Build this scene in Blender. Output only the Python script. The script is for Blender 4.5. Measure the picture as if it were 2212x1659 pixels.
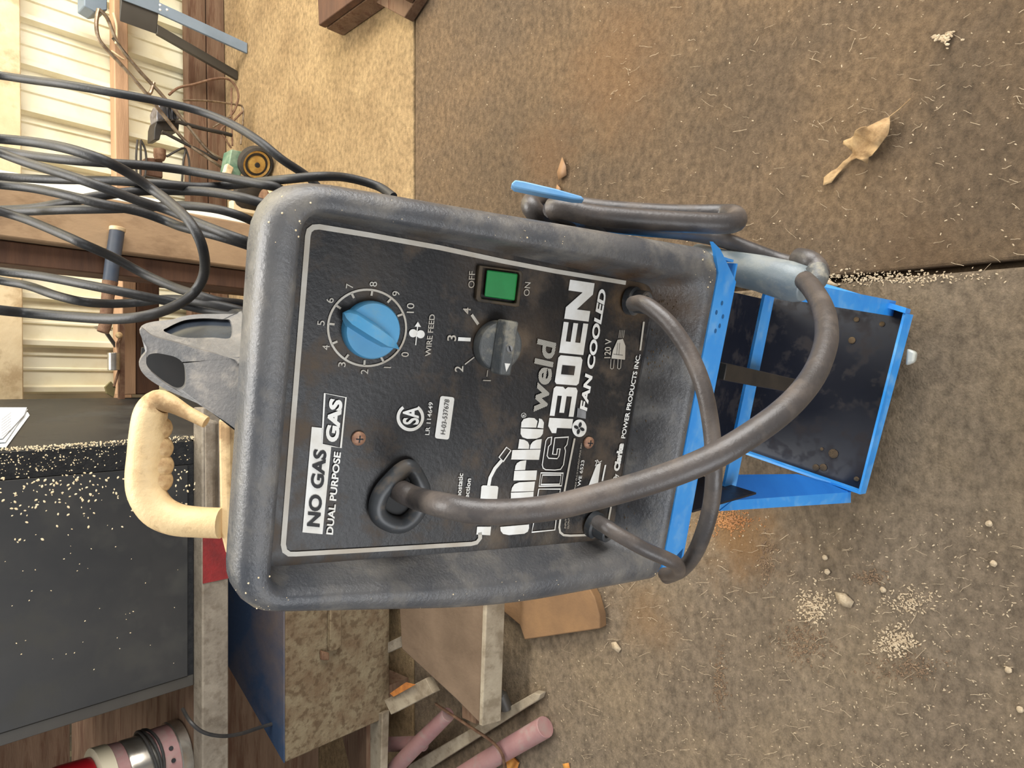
import bpy, bmesh, math, random
from mathutils import Vector as V, Matrix
random.seed(7)
S = bpy.context.scene
COL = S.collection
for o in list(bpy.data.objects): bpy.data.objects.remove(o)

# ------------------------------------------------------------------ camera
F = 1500.0; PITCH = math.radians(47.86); H = 1.05
R_ = V((1, 0, 0)); D_ = V((0, -math.sin(PITCH), -math.cos(PITCH))); F_ = V((0, math.cos(PITCH), -math.sin(PITCH)))
CAM = V((0, 0, H))
cd = bpy.data.cameras.new('camera'); cam = bpy.data.objects.new('camera', cd); COL.objects.link(cam)
cd.sensor_fit = 'HORIZONTAL'; cd.sensor_width = 36; cd.lens = 36 * F / 2212; cd.clip_start = .01; cd.clip_end = 60
cam.matrix_world = Matrix((( *(D_.x, R_.x, -F_.x), 0), (D_.y, R_.y, -F_.y, 0), (D_.z, R_.z, -F_.z, H), (0, 0, 0, 1)))
S.camera = cam

# ------------------------------------------------------------------ world, lights, exposure
w = bpy.data.worlds.new('world'); S.world = w; w.use_nodes = True
w.node_tree.nodes['Background'].inputs[0].default_value = (.93, .96, 1, 1)
w.node_tree.nodes['Background'].inputs[1].default_value = .30
def area(name, loc, target, sx, sy, power, col):
    l = bpy.data.lights.new(name, 'AREA'); l.shape = 'RECTANGLE'; l.size = sx; l.size_y = sy; l.energy = power; l.color = col
    o = bpy.data.objects.new(name, l); COL.objects.link(o); o.location = loc
    o.rotation_euler = (V(target) - V(loc)).to_track_quat('-Z', 'Y').to_euler(); return o
area('door_daylight_right', (2.7, -.3, 1.35), (0, .4, .55), 2.0, 2.3, 120, (1, .985, .96))
area('front_left_fill', (-1.7, -2.1, 1.3), (0, .5, .6), 1.4, 2.0, 48, (.95, .97, 1))  # added fill light from the front left to brighten the panel, no door known
area('window_light_back', (1.9, 1.35, 1.7), (.8, 2.2, .3), .9, .8, 34, (1, .90, .70))
area('overhead_back_fill', (.3, 1.9, 3.0), (0, .5, .3), 2.0, .9, 95, (1, .98, .95))  # added light from above and behind to brighten the case top, no roof window
S.view_settings.view_transform = 'Standard'; S.view_settings.look = 'None'
S.view_settings.gamma = 1; S.view_settings.use_curve_mapping = False
S.view_settings.exposure = 0.3

# ------------------------------------------------------------------ measuring: photo pixel -> place in the shed
def ray(x, y): return R_ * ((829.5 - y) / F) + D_ * ((x - 1106) / F) + F_
def at(x, y, d): return CAM + ray(x, y) * d
def onz(x, y, z=0.): r = ray(x, y); return CAM + r * ((z - H) / r.z)
def ony(x, y, Y): r = ray(x, y); return CAM + r * (Y / r.y)
PSI = math.radians(11.2)
EX = V((math.cos(PSI), -math.sin(PSI), 0)); EY = V((math.sin(PSI), math.cos(PSI), 0)); EZ = V((0, 0, 1))
A0 = -.0774
def wl(a, b, c): return EX * (a + A0) + EY * b + EZ * c            # cart frame: right, back, up
def onb(x, y, b): r = ray(x, y); return CAM + r * ((b - CAM.dot(EY)) / r.dot(EY))
PC = V((-.0142, .3270, .7155)); T0 = math.radians(16.8)
PN = -EY * math.cos(T0) + EZ * math.sin(T0); PU = EY * math.sin(T0) + EZ * math.cos(T0)
def pp(a, h, o=0.): return PC + EX * a + PU * h + PN * o            # control panel frame
def onp(x, y, o=0.):
    r = ray(x, y); return CAM + r * (((PC + PN * o) - CAM).dot(PN) / r.dot(PN))

# ------------------------------------------------------------------ materials
def lin(c):
    c = c / 255.; return c / 12.92 if c <= .04045 else ((c + .055) / 1.055) ** 2.4
def rgb(r, g, b): return (lin(r), lin(g), lin(b), 1)
MATS = {}
def mat(name, c1, c2=None, rough=.6, metal=0., scale=12., bump=0., bscale=None, c3=None, c3amt=.5, spec=.5, stretch=None, detail=6, mix=(.35, .65), wear=(.5, .62)):
    if name in MATS: return MATS[name]
    m = bpy.data.materials.new(name); m.use_nodes = True; MATS[name] = m
    nt = m.node_tree; b = nt.nodes['Principled BSDF']; L = nt.links
    b.inputs['Roughness'].default_value = rough; b.inputs['Metallic'].default_value = metal
    b.inputs['Specular IOR Level'].default_value = spec
    b.inputs['Base Color'].default_value = c1
    tc = nt.nodes.new('ShaderNodeTexCoord'); mp = nt.nodes.new('ShaderNodeMapping'); L.new(tc.outputs['Object'], mp.inputs[0])
    if stretch: mp.inputs['Scale'].default_value = stretch
    out = None
    def noise(sc, det=detail):
        n = nt.nodes.new('ShaderNodeTexNoise'); n.inputs['Scale'].default_value = sc; n.inputs['Detail'].default_value = det
        n.inputs['Roughness'].default_value = .62; L.new(mp.outputs[0], n.inputs[0]); return n.outputs[0]
    def ramp(src, lo, hi):
        r = nt.nodes.new('ShaderNodeMapRange'); r.inputs[1].default_value = lo; r.inputs[2].default_value = hi; L.new(src, r.inputs[0]); return r.outputs[0]
    def mixc(f, a, c):
        x = nt.nodes.new('ShaderNodeMix'); x.data_type = 'RGBA'; L.new(f, x.inputs[0])
        if isinstance(a, tuple): x.inputs[6].default_value = a
        else: L.new(a, x.inputs[6])
        x.inputs[7].default_value = c; return x.outputs[2]
    if c2:
        out = mixc(ramp(noise(scale), *mix), c1, c2); L.new(out, b.inputs['Base Color'])
    if c3:
        f = ramp(noise(scale * 2.3), *wear); k = nt.nodes.new('ShaderNodeMath'); k.operation = 'MULTIPLY'; L.new(f, k.inputs[0]); k.inputs[1].default_value = c3amt
        out = mixc(k.outputs[0], out or c1, c3); L.new(out, b.inputs['Base Color'])
        rr = nt.nodes.new('ShaderNodeMapRange'); L.new(f, rr.inputs[0]); rr.inputs[3].default_value = rough; rr.inputs[4].default_value = min(1, rough + .3); L.new(rr.outputs[0], b.inputs['Roughness'])
    if bump:
        bp = nt.nodes.new('ShaderNodeBump'); bp.inputs['Strength'].default_value = min(1, bump); bp.inputs['Distance'].default_value = .002 * max(1, bump)
        L.new(noise(bscale or scale * 8, 8), bp.inputs['Height']); L.new(bp.outputs[0], b.inputs['Normal'])
    return m
M_bezel = mat('dusty_grey_plastic', rgb(72, 74, 78), rgb(102, 100, 98), .27, scale=16, bump=.3, bscale=420, c3=rgb(146, 138, 124), c3amt=.5, wear=(.5, .75))
M_handleg = mat('pale_dusty_plastic', rgb(92, 92, 92), rgb(116, 112, 108), .42, scale=30, bump=.3, bscale=400, c3=rgb(152, 144, 132), c3amt=.5)
M_panel = mat('black_faceplate', rgb(13, 13, 15), rgb(34, 31, 30), .40, scale=13, bump=.15, bscale=300, c3=rgb(104, 86, 66), c3amt=.7, wear=(.5, .72))
M_dirt = mat('brown_dirt', rgb(72, 58, 42), rgb(112, 92, 66), .95, scale=40, bump=1, bscale=700)
M_body = mat('dark_body_steel', rgb(46, 48, 52), rgb(66, 64, 60), .5, scale=10)
M_white = mat('white_print', rgb(250, 250, 246), rgb(222, 217, 205), .55, scale=30)
M_sil = mat('silver_print', rgb(205, 201, 190), rgb(176, 164, 146), .5, scale=20)
M_blkp = mat('black_print', rgb(26, 26, 28))
M_greyp = mat('grey_print', rgb(112, 112, 112), rgb(150, 150, 150), scale=60)
M_knob = mat('blue_knob_plastic', rgb(72, 146, 190), rgb(84, 158, 200), .42, scale=30, c3=rgb(140, 166, 172), c3amt=.3)
M_gknob = mat('grey_knob_plastic', rgb(78, 82, 84), rgb(104, 104, 100), .4, scale=40, bump=.3, bscale=500, c3=rgb(168, 160, 140), c3amt=.5)
M_green = mat('green_switch', rgb(22, 128, 60), rgb(30, 140, 70), .35, scale=60)
M_rub = mat('black_rubber_cable', rgb(64, 61, 60), rgb(86, 78, 73), .36, scale=14, bump=.2, bscale=300, c3=rgb(126, 112, 98), c3amt=.45, wear=(.5, .75))
M_stick = mat('weathered_pale_board', rgb(164, 152, 130), rgb(132, 118, 98), .85, scale=14, bump=.6, bscale=90, c3=rgb(108, 94, 74), c3amt=.6)
M_rub2 = mat('grommet_rubber', rgb(52, 55, 58), rgb(70, 72, 74), .4, scale=30, c3=rgb(130, 112, 90), c3amt=.35)
M_cable = mat('dusty_black_cable', rgb(34, 35, 36), rgb(56, 53, 50), .5, scale=20, bump=.2, bscale=400)
M_handle = mat('grey_torch_plastic', rgb(112, 124, 130), rgb(132, 138, 138), .4, scale=25, bump=.15, bscale=300, c3=rgb(160, 160, 150), c3amt=.4)
M_blue = mat('blue_paint', rgb(44, 140, 222), rgb(66, 154, 226), .38, scale=18, c3=rgb(130, 176, 210), c3amt=.5, wear=(.5, .7))
M_blued = mat('shaded_navy_steel', rgb(11, 15, 28), rgb(20, 22, 32), .45, scale=14, c3=rgb(46, 38, 36), c3amt=.5)  # navy steel with the shade inside the cart put into its colour
M_screw = mat('rusty_screw', rgb(150, 108, 88), rgb(190, 150, 120), .5, .3, scale=400)
M_cream = mat('cream_plastic', rgb(224, 196, 148), rgb(204, 170, 120), .5, scale=16, bump=.4, bscale=200, c3=rgb(128, 90, 54), c3amt=.6, wear=(.54, .66))
M_cab = mat('black_cabinet_laminate', rgb(34, 35, 36), rgb(48, 47, 45), .5, scale=5, c3=rgb(78, 76, 68), c3amt=.5, wear=(.5, .75))
M_foam = mat('rough_black_strip', rgb(14, 15, 18), rgb(34, 34, 34), .9, scale=80, bump=1, bscale=300)
M_grain = mat('sawdust_grain', rgb(232, 206, 160), rgb(250, 232, 196), .8, scale=200)
M_paper = mat('white_paper', rgb(236, 240, 242), rgb(222, 228, 232), .8, scale=40)
M_wall = mat('cream_corrugated_steel', rgb(238, 232, 206), rgb(228, 220, 190), .45, scale=3, c3=rgb(206, 190, 150), c3amt=.4)
M_wood = mat('tan_timber', rgb(158, 130, 98), rgb(132, 106, 80), .8, scale=3, bump=.4, bscale=60, stretch=(1.6, 1, .8), c3=rgb(104, 80, 58), c3amt=.55, mix=(.4, .6))
M_woodx = mat('tan_timber_girt', rgb(190, 152, 118), rgb(160, 126, 96), .8, scale=5, bump=.4, bscale=60, stretch=(.6, 6, 6))
M_woodpale = mat('pale_dusty_timber', rgb(226, 208, 172), rgb(198, 174, 134), .8, scale=6, bump=.5, bscale=50, c3=rgb(150, 120, 84), c3amt=.5)
M_wooddk = mat('dark_brown_timber', rgb(96, 72, 52), rgb(122, 96, 74), .85, scale=6, bump=.5, bscale=60, stretch=(.6, 5, 5), c3=rgb(82, 50, 34), c3amt=.6)
M_woodred = mat('red_brown_timber', rgb(70, 46, 32), rgb(94, 64, 44), .8, scale=6, bump=.4, bscale=60, stretch=(.6, 5, 5))
M_rustbox = mat('rust_speckled_steel', rgb(128, 114, 88), rgb(106, 86, 62), .8, scale=26, bump=1, bscale=120, c3=rgb(82, 64, 44), c3amt=.7, wear=(.5, .6))
M_bluetop = mat('blue_dusty_lid', rgb(48, 66, 92), rgb(100, 90, 88), .6, scale=3.2, bump=.3, bscale=60, mix=(.45, .65))
M_rail = mat('weathered_rail', rgb(142, 132, 116), rgb(118, 108, 94), .8, scale=20, bump=.6, bscale=120, c3=rgb(96, 84, 70), c3amt=.5)
M_red = mat('flaking_red_paint', rgb(142, 34, 34), rgb(110, 28, 28), .6, scale=30, bump=.4)
M_redgl = mat('red_housing', rgb(158, 20, 32), rgb(140, 16, 26), .3, scale=10)
M_pink = mat('faded_pink_steel', rgb(160, 124, 120), rgb(148, 108, 106), .5, .0, scale=20, c3=rgb(150, 140, 130), c3amt=.4)
M_chrome = mat('dull_chrome', rgb(200, 196, 186), rgb(160, 150, 136), .25, .85, scale=20)
M_brown = mat('dusty_brown_sheet', rgb(118, 98, 78), rgb(96, 78, 60), .9, scale=9, bump=.5, bscale=80)
M_dkmetal = mat('dark_metal', rgb(40, 38, 36), rgb(58, 52, 46), .5, .3, scale=30)
M_rusty = mat('rusty_iron', rgb(92, 60, 42), rgb(124, 96, 72), .8, .1, scale=60, bump=.6)
M_steel = mat('tube_steel', rgb(150, 134, 114), rgb(94, 78, 64), .35, .7, scale=50)
M_greyst = mat('grey_machine_paint', rgb(118, 130, 142), rgb(104, 116, 126), .5, scale=8)
M_greydk = mat('grey_machine_side', rgb(66, 62, 55), rgb(58, 54, 48), .5, scale=8)  # darker copy of the machine grey, shade of the stand's side in the colour
M_grn = mat('mower_green_paint', rgb(70, 104, 82), rgb(124, 140, 116), .6, scale=40)
M_tyre = mat('tyre_rubber', rgb(40, 36, 32), rgb(60, 52, 42), .8, scale=60)
M_hub = mat('tan_hub', rgb(206, 168, 92), rgb(170, 128, 64), .5, .3, scale=60)
M_leaf = mat('dry_leaf', rgb(186, 156, 112), rgb(132, 102, 66), .8, scale=34, bump=.6, bscale=300)
M_leafo = mat('orange_leaf', rgb(208, 150, 70), rgb(190, 120, 50), .8, scale=50)
M_block = mat('brown_wood_block', rgb(130, 98, 64), rgb(112, 84, 56), .85, scale=14, bump=.3, bscale=200)
M_chip = mat('pale_floor_chip', rgb(192, 174, 146), rgb(160, 140, 112), .9, scale=200)
M_chipd = mat('dark_floor_chip', rgb(96, 76, 58), rgb(126, 104, 80), .9, scale=200)
M_orange = mat('orange_scrap', rgb(190, 120, 50), rgb(150, 90, 40), .8, scale=60)
M_caster = mat('clear_caster', rgb(200, 200, 190), rgb(180, 182, 170), .3, scale=60)

def add_stains(m, stains):                                         # dirt with a place and a ragged edge of its own
    nt = m.node_tree; L = nt.links; bs = nt.nodes['Principled BSDF']; prev = bs.inputs['Base Color'].links[0].from_socket
    ge = nt.nodes.new('ShaderNodeNewGeometry'); nn = nt.nodes.new('ShaderNodeTexNoise'); nn.inputs['Detail'].default_value = 9; nn.inputs['Roughness'].default_value = .7
    nn.inputs['Scale'].default_value = 1.6 / max(.01, stains[0][1]) if stains else 1; L.new(ge.outputs['Position'], nn.inputs[0])
    for P, rad, col, amt in stains:
        dn = nt.nodes.new('ShaderNodeVectorMath'); dn.operation = 'DISTANCE'; L.new(ge.outputs['Position'], dn.inputs[0]); dn.inputs[1].default_value = P
        a2 = nt.nodes.new('ShaderNodeMath'); a2.operation = 'MULTIPLY_ADD'; L.new(nn.outputs[0], a2.inputs[0]); a2.inputs[1].default_value = rad * 1.8; L.new(dn.outputs['Value'], a2.inputs[2])
        mr = nt.nodes.new('ShaderNodeMapRange'); mr.interpolation_type = 'SMOOTHSTEP'; mr.inputs[1].default_value = rad * 2.0; mr.inputs[2].default_value = rad * .9; mr.inputs[4].default_value = amt; mr.inputs[3].default_value = 0; L.new(a2.outputs[0], mr.inputs[0])
        m3 = nt.nodes.new('ShaderNodeMix'); m3.data_type = 'RGBA'; L.new(mr.outputs[0], m3.inputs[0]); L.new(prev, m3.inputs[6]); m3.inputs[7].default_value = col; prev = m3.outputs[2]
    L.new(prev, bs.inputs['Base Color'])
BR_, DK_ = rgb(88, 66, 44), rgb(30, 26, 24)
add_stains(M_bezel, [(pp(.085, -.143, .008), .030, BR_, .85), (pp(.06, -.142, .008), .030, DK_, .8), (pp(.02, -.142, .008), .030, DK_, .75), (pp(-.02, -.142, .008), .03, DK_, .7), (pp(-.07, -.142, .008), .028, DK_, .8), (pp(.104, -.10, .006), .022, BR_, .8), (pp(.104, -.06, .006), .022, BR_, .75), (pp(.104, 0, .006), .022, rgb(64, 52, 38), .75), (pp(.104, .06, .006), .022, rgb(64, 52, 38), .7), (pp(.104, .11, .006), .022, rgb(70, 60, 44), .6), (pp(-.108, -.10, .006), .018, rgb(44, 40, 38), .6), (pp(.121, -.163, .022), .010, rgb(176, 166, 142), .7), (pp(-.122, .146, .02), .008, rgb(200, 180, 140), .5)])
add_stains(M_panel, [(pp(.05, -.03, 0), .030, rgb(66, 54, 42), .8), (pp(.085, -.112, 0), .026, rgb(108, 84, 56), .8), (pp(.045, -.02, 0), .012, rgb(116, 98, 78), .6), (pp(.08, .09, 0), .03, rgb(52, 46, 40), .7), (pp(.09, .02, 0), .025, rgb(60, 50, 40), .7), (pp(-.07, -.02, 0), .020, rgb(88, 76, 64), .5), (pp(-.095, -.02, 0), .012, rgb(104, 90, 72), .6), (pp(-.10, -.07, 0), .014, rgb(98, 86, 70), .6), (pp(-.055, .02, 0), .014, rgb(92, 82, 70), .5)])
def floor_mat(name, a, b, c, sp, bstr, stains=()):
    m = mat(name, a, b, .92, scale=1.6, c3=c, c3amt=.55, wear=(.42, .66), spec=.25, detail=9)
    nt = m.node_tree; L = nt.links; bs = nt.nodes['Principled BSDF']
    tc = nt.nodes.new('ShaderNodeTexCoord')
    n1 = nt.nodes.new('ShaderNodeTexNoise'); n1.inputs['Scale'].default_value = 85; n1.inputs['Detail'].default_value = 12; n1.inputs['Roughness'].default_value = .72
    n2 = nt.nodes.new('ShaderNodeTexNoise'); n2.inputs['Scale'].default_value = sp; n2.inputs['Detail'].default_value = 6
    mpp = nt.nodes.new('ShaderNodeMapping'); mpp.inputs['Scale'].default_value = (.8, 1.15, 1); L.new(tc.outputs['Object'], mpp.inputs[0]); L.new(mpp.outputs[0], n1.inputs[0]); L.new(tc.outputs['Object'], n2.inputs[0])
    ad = nt.nodes.new('ShaderNodeMath'); ad.operation = 'ADD'; L.new(n1.outputs[0], ad.inputs[0])
    mu = nt.nodes.new('ShaderNodeMath'); mu.operation = 'MULTIPLY'; mu.inputs[1].default_value = .35; L.new(n2.outputs[0], mu.inputs[0]); L.new(mu.outputs[0], ad.inputs[1])
    bp = nt.nodes.new('ShaderNodeBump'); bp.inputs['Strength'].default_value = bstr; bp.inputs['Distance'].default_value = .008
    L.new(ad.outputs[0], bp.inputs['Height']); L.new(bp.outputs[0], bs.inputs['Normal'])
    # fine colour speckle of dust and grit
    r = nt.nodes.new('ShaderNodeMapRange'); r.inputs[1].default_value = .35; r.inputs[2].default_value = .68; r.inputs[3].default_value = .62; r.inputs[4].default_value = 1.34; L.new(n1.outputs[0], r.inputs[0])
    src = bs.inputs['Base Color'].links[0].from_socket
    mx = nt.nodes.new('ShaderNodeMix'); mx.data_type = 'RGBA'; mx.blend_type = 'MULTIPLY'; mx.inputs[0].default_value = 1
    L.new(src, mx.inputs[6]); L.new(r.outputs[0], mx.inputs[7]); L.new(mx.outputs[2], bs.inputs['Base Color'])
    add_stains(m, stains)
    return m
M_fl1 = floor_mat('dusty_brown_concrete', rgb(110, 92, 72), rgb(92, 78, 62), rgb(130, 106, 78), 300, .8, [(onz(1330, 150), .16, rgb(120, 88, 58), .4), (onz(1180, 330), .10, rgb(118, 88, 60), .4), (onz(1980, 590), .10, rgb(86, 66, 46), .5)])
M_fl2 = floor_mat('grey_tan_concrete', rgb(136, 121, 102), rgb(116, 100, 82), rgb(154, 134, 106), 260, .95, [(onz(1590, 1150), .10, rgb(138, 102, 62), .7), (onz(1400, 1330), .08, rgb(146, 114, 78), .5)])
M_fl3 = floor_mat('golden_dusty_concrete', rgb(150, 126, 92), rgb(128, 106, 76), rgb(174, 150, 112), 320, .5)

# hatched print for the slanted word: fine stripes of ink and bare plate
def hatch():
    m = bpy.data.materials.new('hatched_print'); m.use_nodes = True; nt = m.node_tree; b = nt.nodes['Principled BSDF']; b.inputs['Roughness'].default_value = .5
    tc = nt.nodes.new('ShaderNodeTexCoord'); wv = nt.nodes.new('ShaderNodeTexWave'); wv.bands_direction = 'DIAGONAL'; wv.inputs['Scale'].default_value = 420
    rp = nt.nodes.new('ShaderNodeValToRGB'); rp.color_ramp.elements[0].position = .3; rp.color_ramp.elements[0].color = rgb(90, 87, 80); rp.color_ramp.elements[1].position = .45; rp.color_ramp.elements[1].color = rgb(205, 200, 188)
    nt.links.new(tc.outputs['Object'], wv.inputs[0]); nt.links.new(wv.outputs[1], rp.inputs[0]); nt.links.new(rp.outputs[0], b.inputs['Base Color']); return m
M_hatch = hatch()

# ------------------------------------------------------------------ object helpers
WL = {}                                                            # world place of every object made here
def tag(o, label=None, cat=None, group=None, kind=None):
    if label: o['label'] = label
    if cat: o['category'] = cat
    if group: o['group'] = group
    if kind: o['kind'] = kind
    return o
def thing(name, loc, label, cat, group=None):
    o = bpy.data.objects.new(name, None); COL.objects.link(o); o.location = loc; o.empty_display_size = .05; WL[o] = V(loc)
    return tag(o, label, cat, group)
def finish(name, bm, m, parent=None, smooth=True, angle=40, bevel=0, seg=2):
    bmesh.ops.remove_doubles(bm, verts=bm.verts, dist=1e-6)
    bmesh.ops.recalc_face_normals(bm, faces=bm.faces)
    c = V((0, 0, 0))
    if len(bm.verts):
        xs = [v.co for v in bm.verts]
        c = V([(min(v[i] for v in xs) + max(v[i] for v in xs)) / 2 for i in range(3)])
        if parent is None: c.z = min(v.z for v in xs)
    for v in bm.verts: v.co -= c
    me = bpy.data.meshes.new(name); bm.to_mesh(me); bm.free()
    me.materials.append(m)
    if smooth:
        me.polygons.foreach_set('use_smooth', [True] * len(me.polygons)); me.set_sharp_from_angle(angle=math.radians(angle))
    o = bpy.data.objects.new(name, me); COL.objects.link(o); WL[o] = c
    if parent is not None: o.parent = parent; o.location = c - WL[parent]
    else: o.location = c
    if bevel:
        b = o.modifiers.new('bevel', 'BEVEL'); b.width = bevel; b.segments = seg; b.limit_method = 'ANGLE'; b.angle_limit = math.radians(35); b.harden_normals = False
    return o
def hexa(bm, P):                                                   # P: 4 bottom + 4 top corners
    vs = [bm.verts.new(p) for p in P]
    for f in ((3, 2, 1, 0), (4, 5, 6, 7), (0, 1, 5, 4), (1, 2, 6, 5), (2, 3, 7, 6), (3, 0, 4, 7)): bm.faces.new([vs[i] for i in f])
def box(bm, x0, x1, y0, y1, z0, z1, fn=V):
    g = (lambda a, b, c: fn((a, b, c))) if fn is V else fn
    hexa(bm, [g(x0, y0, z0), g(x1, y0, z0), g(x1, y1, z0), g(x0, y1, z0), g(x0, y0, z1), g(x1, y0, z1), g(x1, y1, z1), g(x0, y1, z1)])
def prism(bm, pts, vec):                                           # flat outline pushed along vec
    a = [bm.verts.new(p) for p in pts]; b = [bm.verts.new(V(p) + vec) for p in pts]
    bm.faces.new(a); bm.faces.new(b[::-1]); n = len(a)
    for i in range(n): bm.faces.new((a[i], a[(i + 1) % n], b[(i + 1) % n], b[i]))
def cr(P, n=8, closed=False):                                      # Catmull-Rom through tuples
    out = []; m = len(P)
    rng = range(m) if closed else range(m - 1)
    for i in rng:
        g = (lambda k: P[k % m]) if closed else (lambda k: P[max(0, min(m - 1, k))])
        p0, p1, p2, p3 = g(i - 1), g(i), g(i + 1), g(i + 2)
        for j in range(n):
            t = j / n
            out.append(tuple(.5 * (2 * b + (c - a) * t + (2 * a - 5 * b + 4 * c - d) * t * t + (-a + 3 * b - 3 * c + d) * t ** 3) for a, b, c, d in zip(p0, p1, p2, p3)))
    if not closed: out.append(tuple(P[-1]))
    return out
def tube(bm, pts, rad, seg=12, closed=False, caps=True, flat=None):
    pts = [V(p) for p in pts]; n = len(pts); r = rad if hasattr(rad, '__len__') else [rad] * n
    t0 = (pts[1] - pts[0]).normalized(); u = t0.orthogonal().normalized(); rings = []
    for i in range(n):
        a = pts[i - 1] if (i or closed) else pts[i]; b = pts[(i + 1) % n] if (i < n - 1 or closed) else pts[i]
        t = (b - a).normalized(); u = (u - t * u.dot(t)).normalized(); v = t.cross(u)
        rings.append([bm.verts.new(pts[i] + (u * math.cos(q) + v * math.sin(q)) * r[i]) for q in [2 * math.pi * k / seg for k in range(seg)]])
    for i in range(n if closed else n - 1):
        A = rings[i]; B = rings[(i + 1) % n]
        off = 0
        if closed and i == n - 1:
            off = min(range(seg), key=lambda s: (A[0].co - B[s].co).length)
        for k in range(seg): bm.faces.new((A[k], A[(k + 1) % seg], B[(k + 1 + off) % seg], B[(k + off) % seg]))
    if not closed and caps: bm.faces.new(rings[0][::-1]); bm.faces.new(rings[-1])
def spl(P, n=8): # points (x,y,d) in photo pixels + depth -> smooth world points
    return [at(*q) for q in cr([tuple(map(float, p)) for p in P], n)]
def revolve(bm, prof, c, axis, seg=24, u0=None):                   # prof: (radius, height along axis)
    ax = V(axis).normalized(); u = (u0 or ax.orthogonal()).normalized(); v = ax.cross(u); R = []
    for r, h in prof:
        R.append([bm.verts.new(V(c) + ax * h + (u * math.cos(2 * math.pi * k / seg) + v * math.sin(2 * math.pi * k / seg)) * max(r, 1e-5)) for k in range(seg)])
    for A, B in zip(R, R[1:]):
        for k in range(seg): bm.faces.new((A[k], A[(k + 1) % seg], B[(k + 1) % seg], B[k]))
    bm.faces.new(R[0][::-1]); bm.faces.new(R[-1])
def bar(bm, p, q, wv, hv):                                         # square bar p->q with half-extent vectors
    p = V(p); q = V(q); wv = V(wv); hv = V(hv)
    hexa(bm, [p - wv - hv, p + wv - hv, p + wv + hv, p - wv + hv, q - wv - hv, q + wv - hv, q + wv + hv, q - wv + hv])
def ribbon(bm, pts, wd, nrm, o=0., closed=False):                  # flat printed line of width wd in the plate plane
    pts = [V(p) for p in pts]; n = len(pts); L = []; Rr = []
    for i in range(n):
        a = pts[i - 1] if (i or closed) else pts[i]; b = pts[(i + 1) % n] if (i < n - 1 or closed) else pts[i]
        t = (b - a).normalized(); s = nrm.cross(t).normalized() * wd / 2
        if 0 < i < n - 1 or closed:
            c = (pts[i] - a).normalized().dot((b - pts[i]).normalized()); s *= min(1.6, 1 / math.sqrt(max(.2, (1 + c) / 2)))
        L.append(bm.verts.new(pts[i] + s + nrm * o)); Rr.append(bm.verts.new(pts[i] - s + nrm * o))
    for i in range(n if closed else n - 1):
        j = (i + 1) % n; bm.faces.new((L[i], L[j], Rr[j], Rr[i]))
def BM(): return bmesh.new()

# ================================================================== THE SETTING
WYAW = math.radians(1.8)
WX = V((math.cos(WYAW), math.sin(WYAW), 0)); WY = V((-math.sin(WYAW), math.cos(WYAW), 0)); W0 = V((0, 2.16, 0))
def wp(s, dpt, z): return W0 + WX * s + WY * dpt + V((0, 0, z))    # along the back wall, behind it, up

bm = BM(); box(bm, -3.2, 3.4, -1.6, 3.0, -.12, -.03)
floor = finish('floor', bm, M_fl1); tag(floor, kind='structure')
def slab(P, m):
    bm = BM(); hexa(bm, [V((x, y, -.031)) for x, y in P] + [V((x, y, z)) for (x, y), z in zip(P, slab.z)])
    return finish('slab', bm, m, floor, smooth=False, bevel=.004)
slab.z = [0, 0, 0, 0]
sA = lambda Y: .1475 + (Y - .1) * .008
slab([(-3.2, -1.6), (sA(-1.6) - .004, -1.6), (sA(1.27) - .004, 1.262), (-3.2, 1.25)], M_fl2)
slab.z = [-.004] * 4
slab([(sA(-1.6) + .006, -1.6), (3.4, -1.6), (3.4, 1.255), (sA(1.27) + .006, 1.262)], M_fl1)
slab.z = [-.002] * 4
slab([(-3.2, 1.262), (sA(1.27), 1.274), (3.4, 1.268), (3.4, 2.3), (-3.2, 2.3)][0:1] + [(3.4, 1.266), (3.4, 2.34), (-3.2, 2.12)], M_fl3)

# corrugated back wall in sheets
wallb = bpy.data.objects.new('wall_back', None); COL.objects.link(wallb); WL[wallb] = V((0, 2.3, 0)); wallb.location = WL[wallb]; tag(wallb, kind='structure')
PER = .128
def prof(s):
    t = (s / PER) % 1
    pts = [(0, 0), (.30, 0), (.325, .005), (.36, .005), (.385, 0), (.62, 0), (.645, .005), (.68, .005), (.705, 0), (.80, 0), (.85, .02), (.95, .02), (1, 0)]
    for (a, x), (b, y) in zip(pts, pts[1:]):
        if a <= t <= b: return x + (y - x) * (t - a) / (b - a)
    return 0
brk = [0, .30, .325, .36, .385, .62, .645, .68, .705, .80, .85, .95]
for i in range(-3, 4):
    s0 = i * 7 * PER; ss = []
    for k in range(7): ss += [s0 + (k + b) * PER for b in brk]
    ss.append(s0 + 7 * PER)
    bm = BM(); lo = [bm.verts.new(wp(s, .09 - prof(s) , 0)) for s in ss]; hi = [bm.verts.new(wp(s, .09 - prof(s), 2.6)) for s in ss]
    lo2 = [bm.verts.new(wp(s, .093 - prof(s), 0)) for s in ss]; hi2 = [bm.verts.new(wp(s, .093 - prof(s), 2.6)) for s in ss]
    for j in range(len(ss) - 1):
        bm.faces.new((lo[j], lo[j + 1], hi[j + 1], hi[j])); bm.faces.new((lo2[j + 1], lo2[j], hi2[j], hi2[j + 1]))
    finish('wall_sheet', bm, M_wall, wallb, smooth=False)

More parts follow.
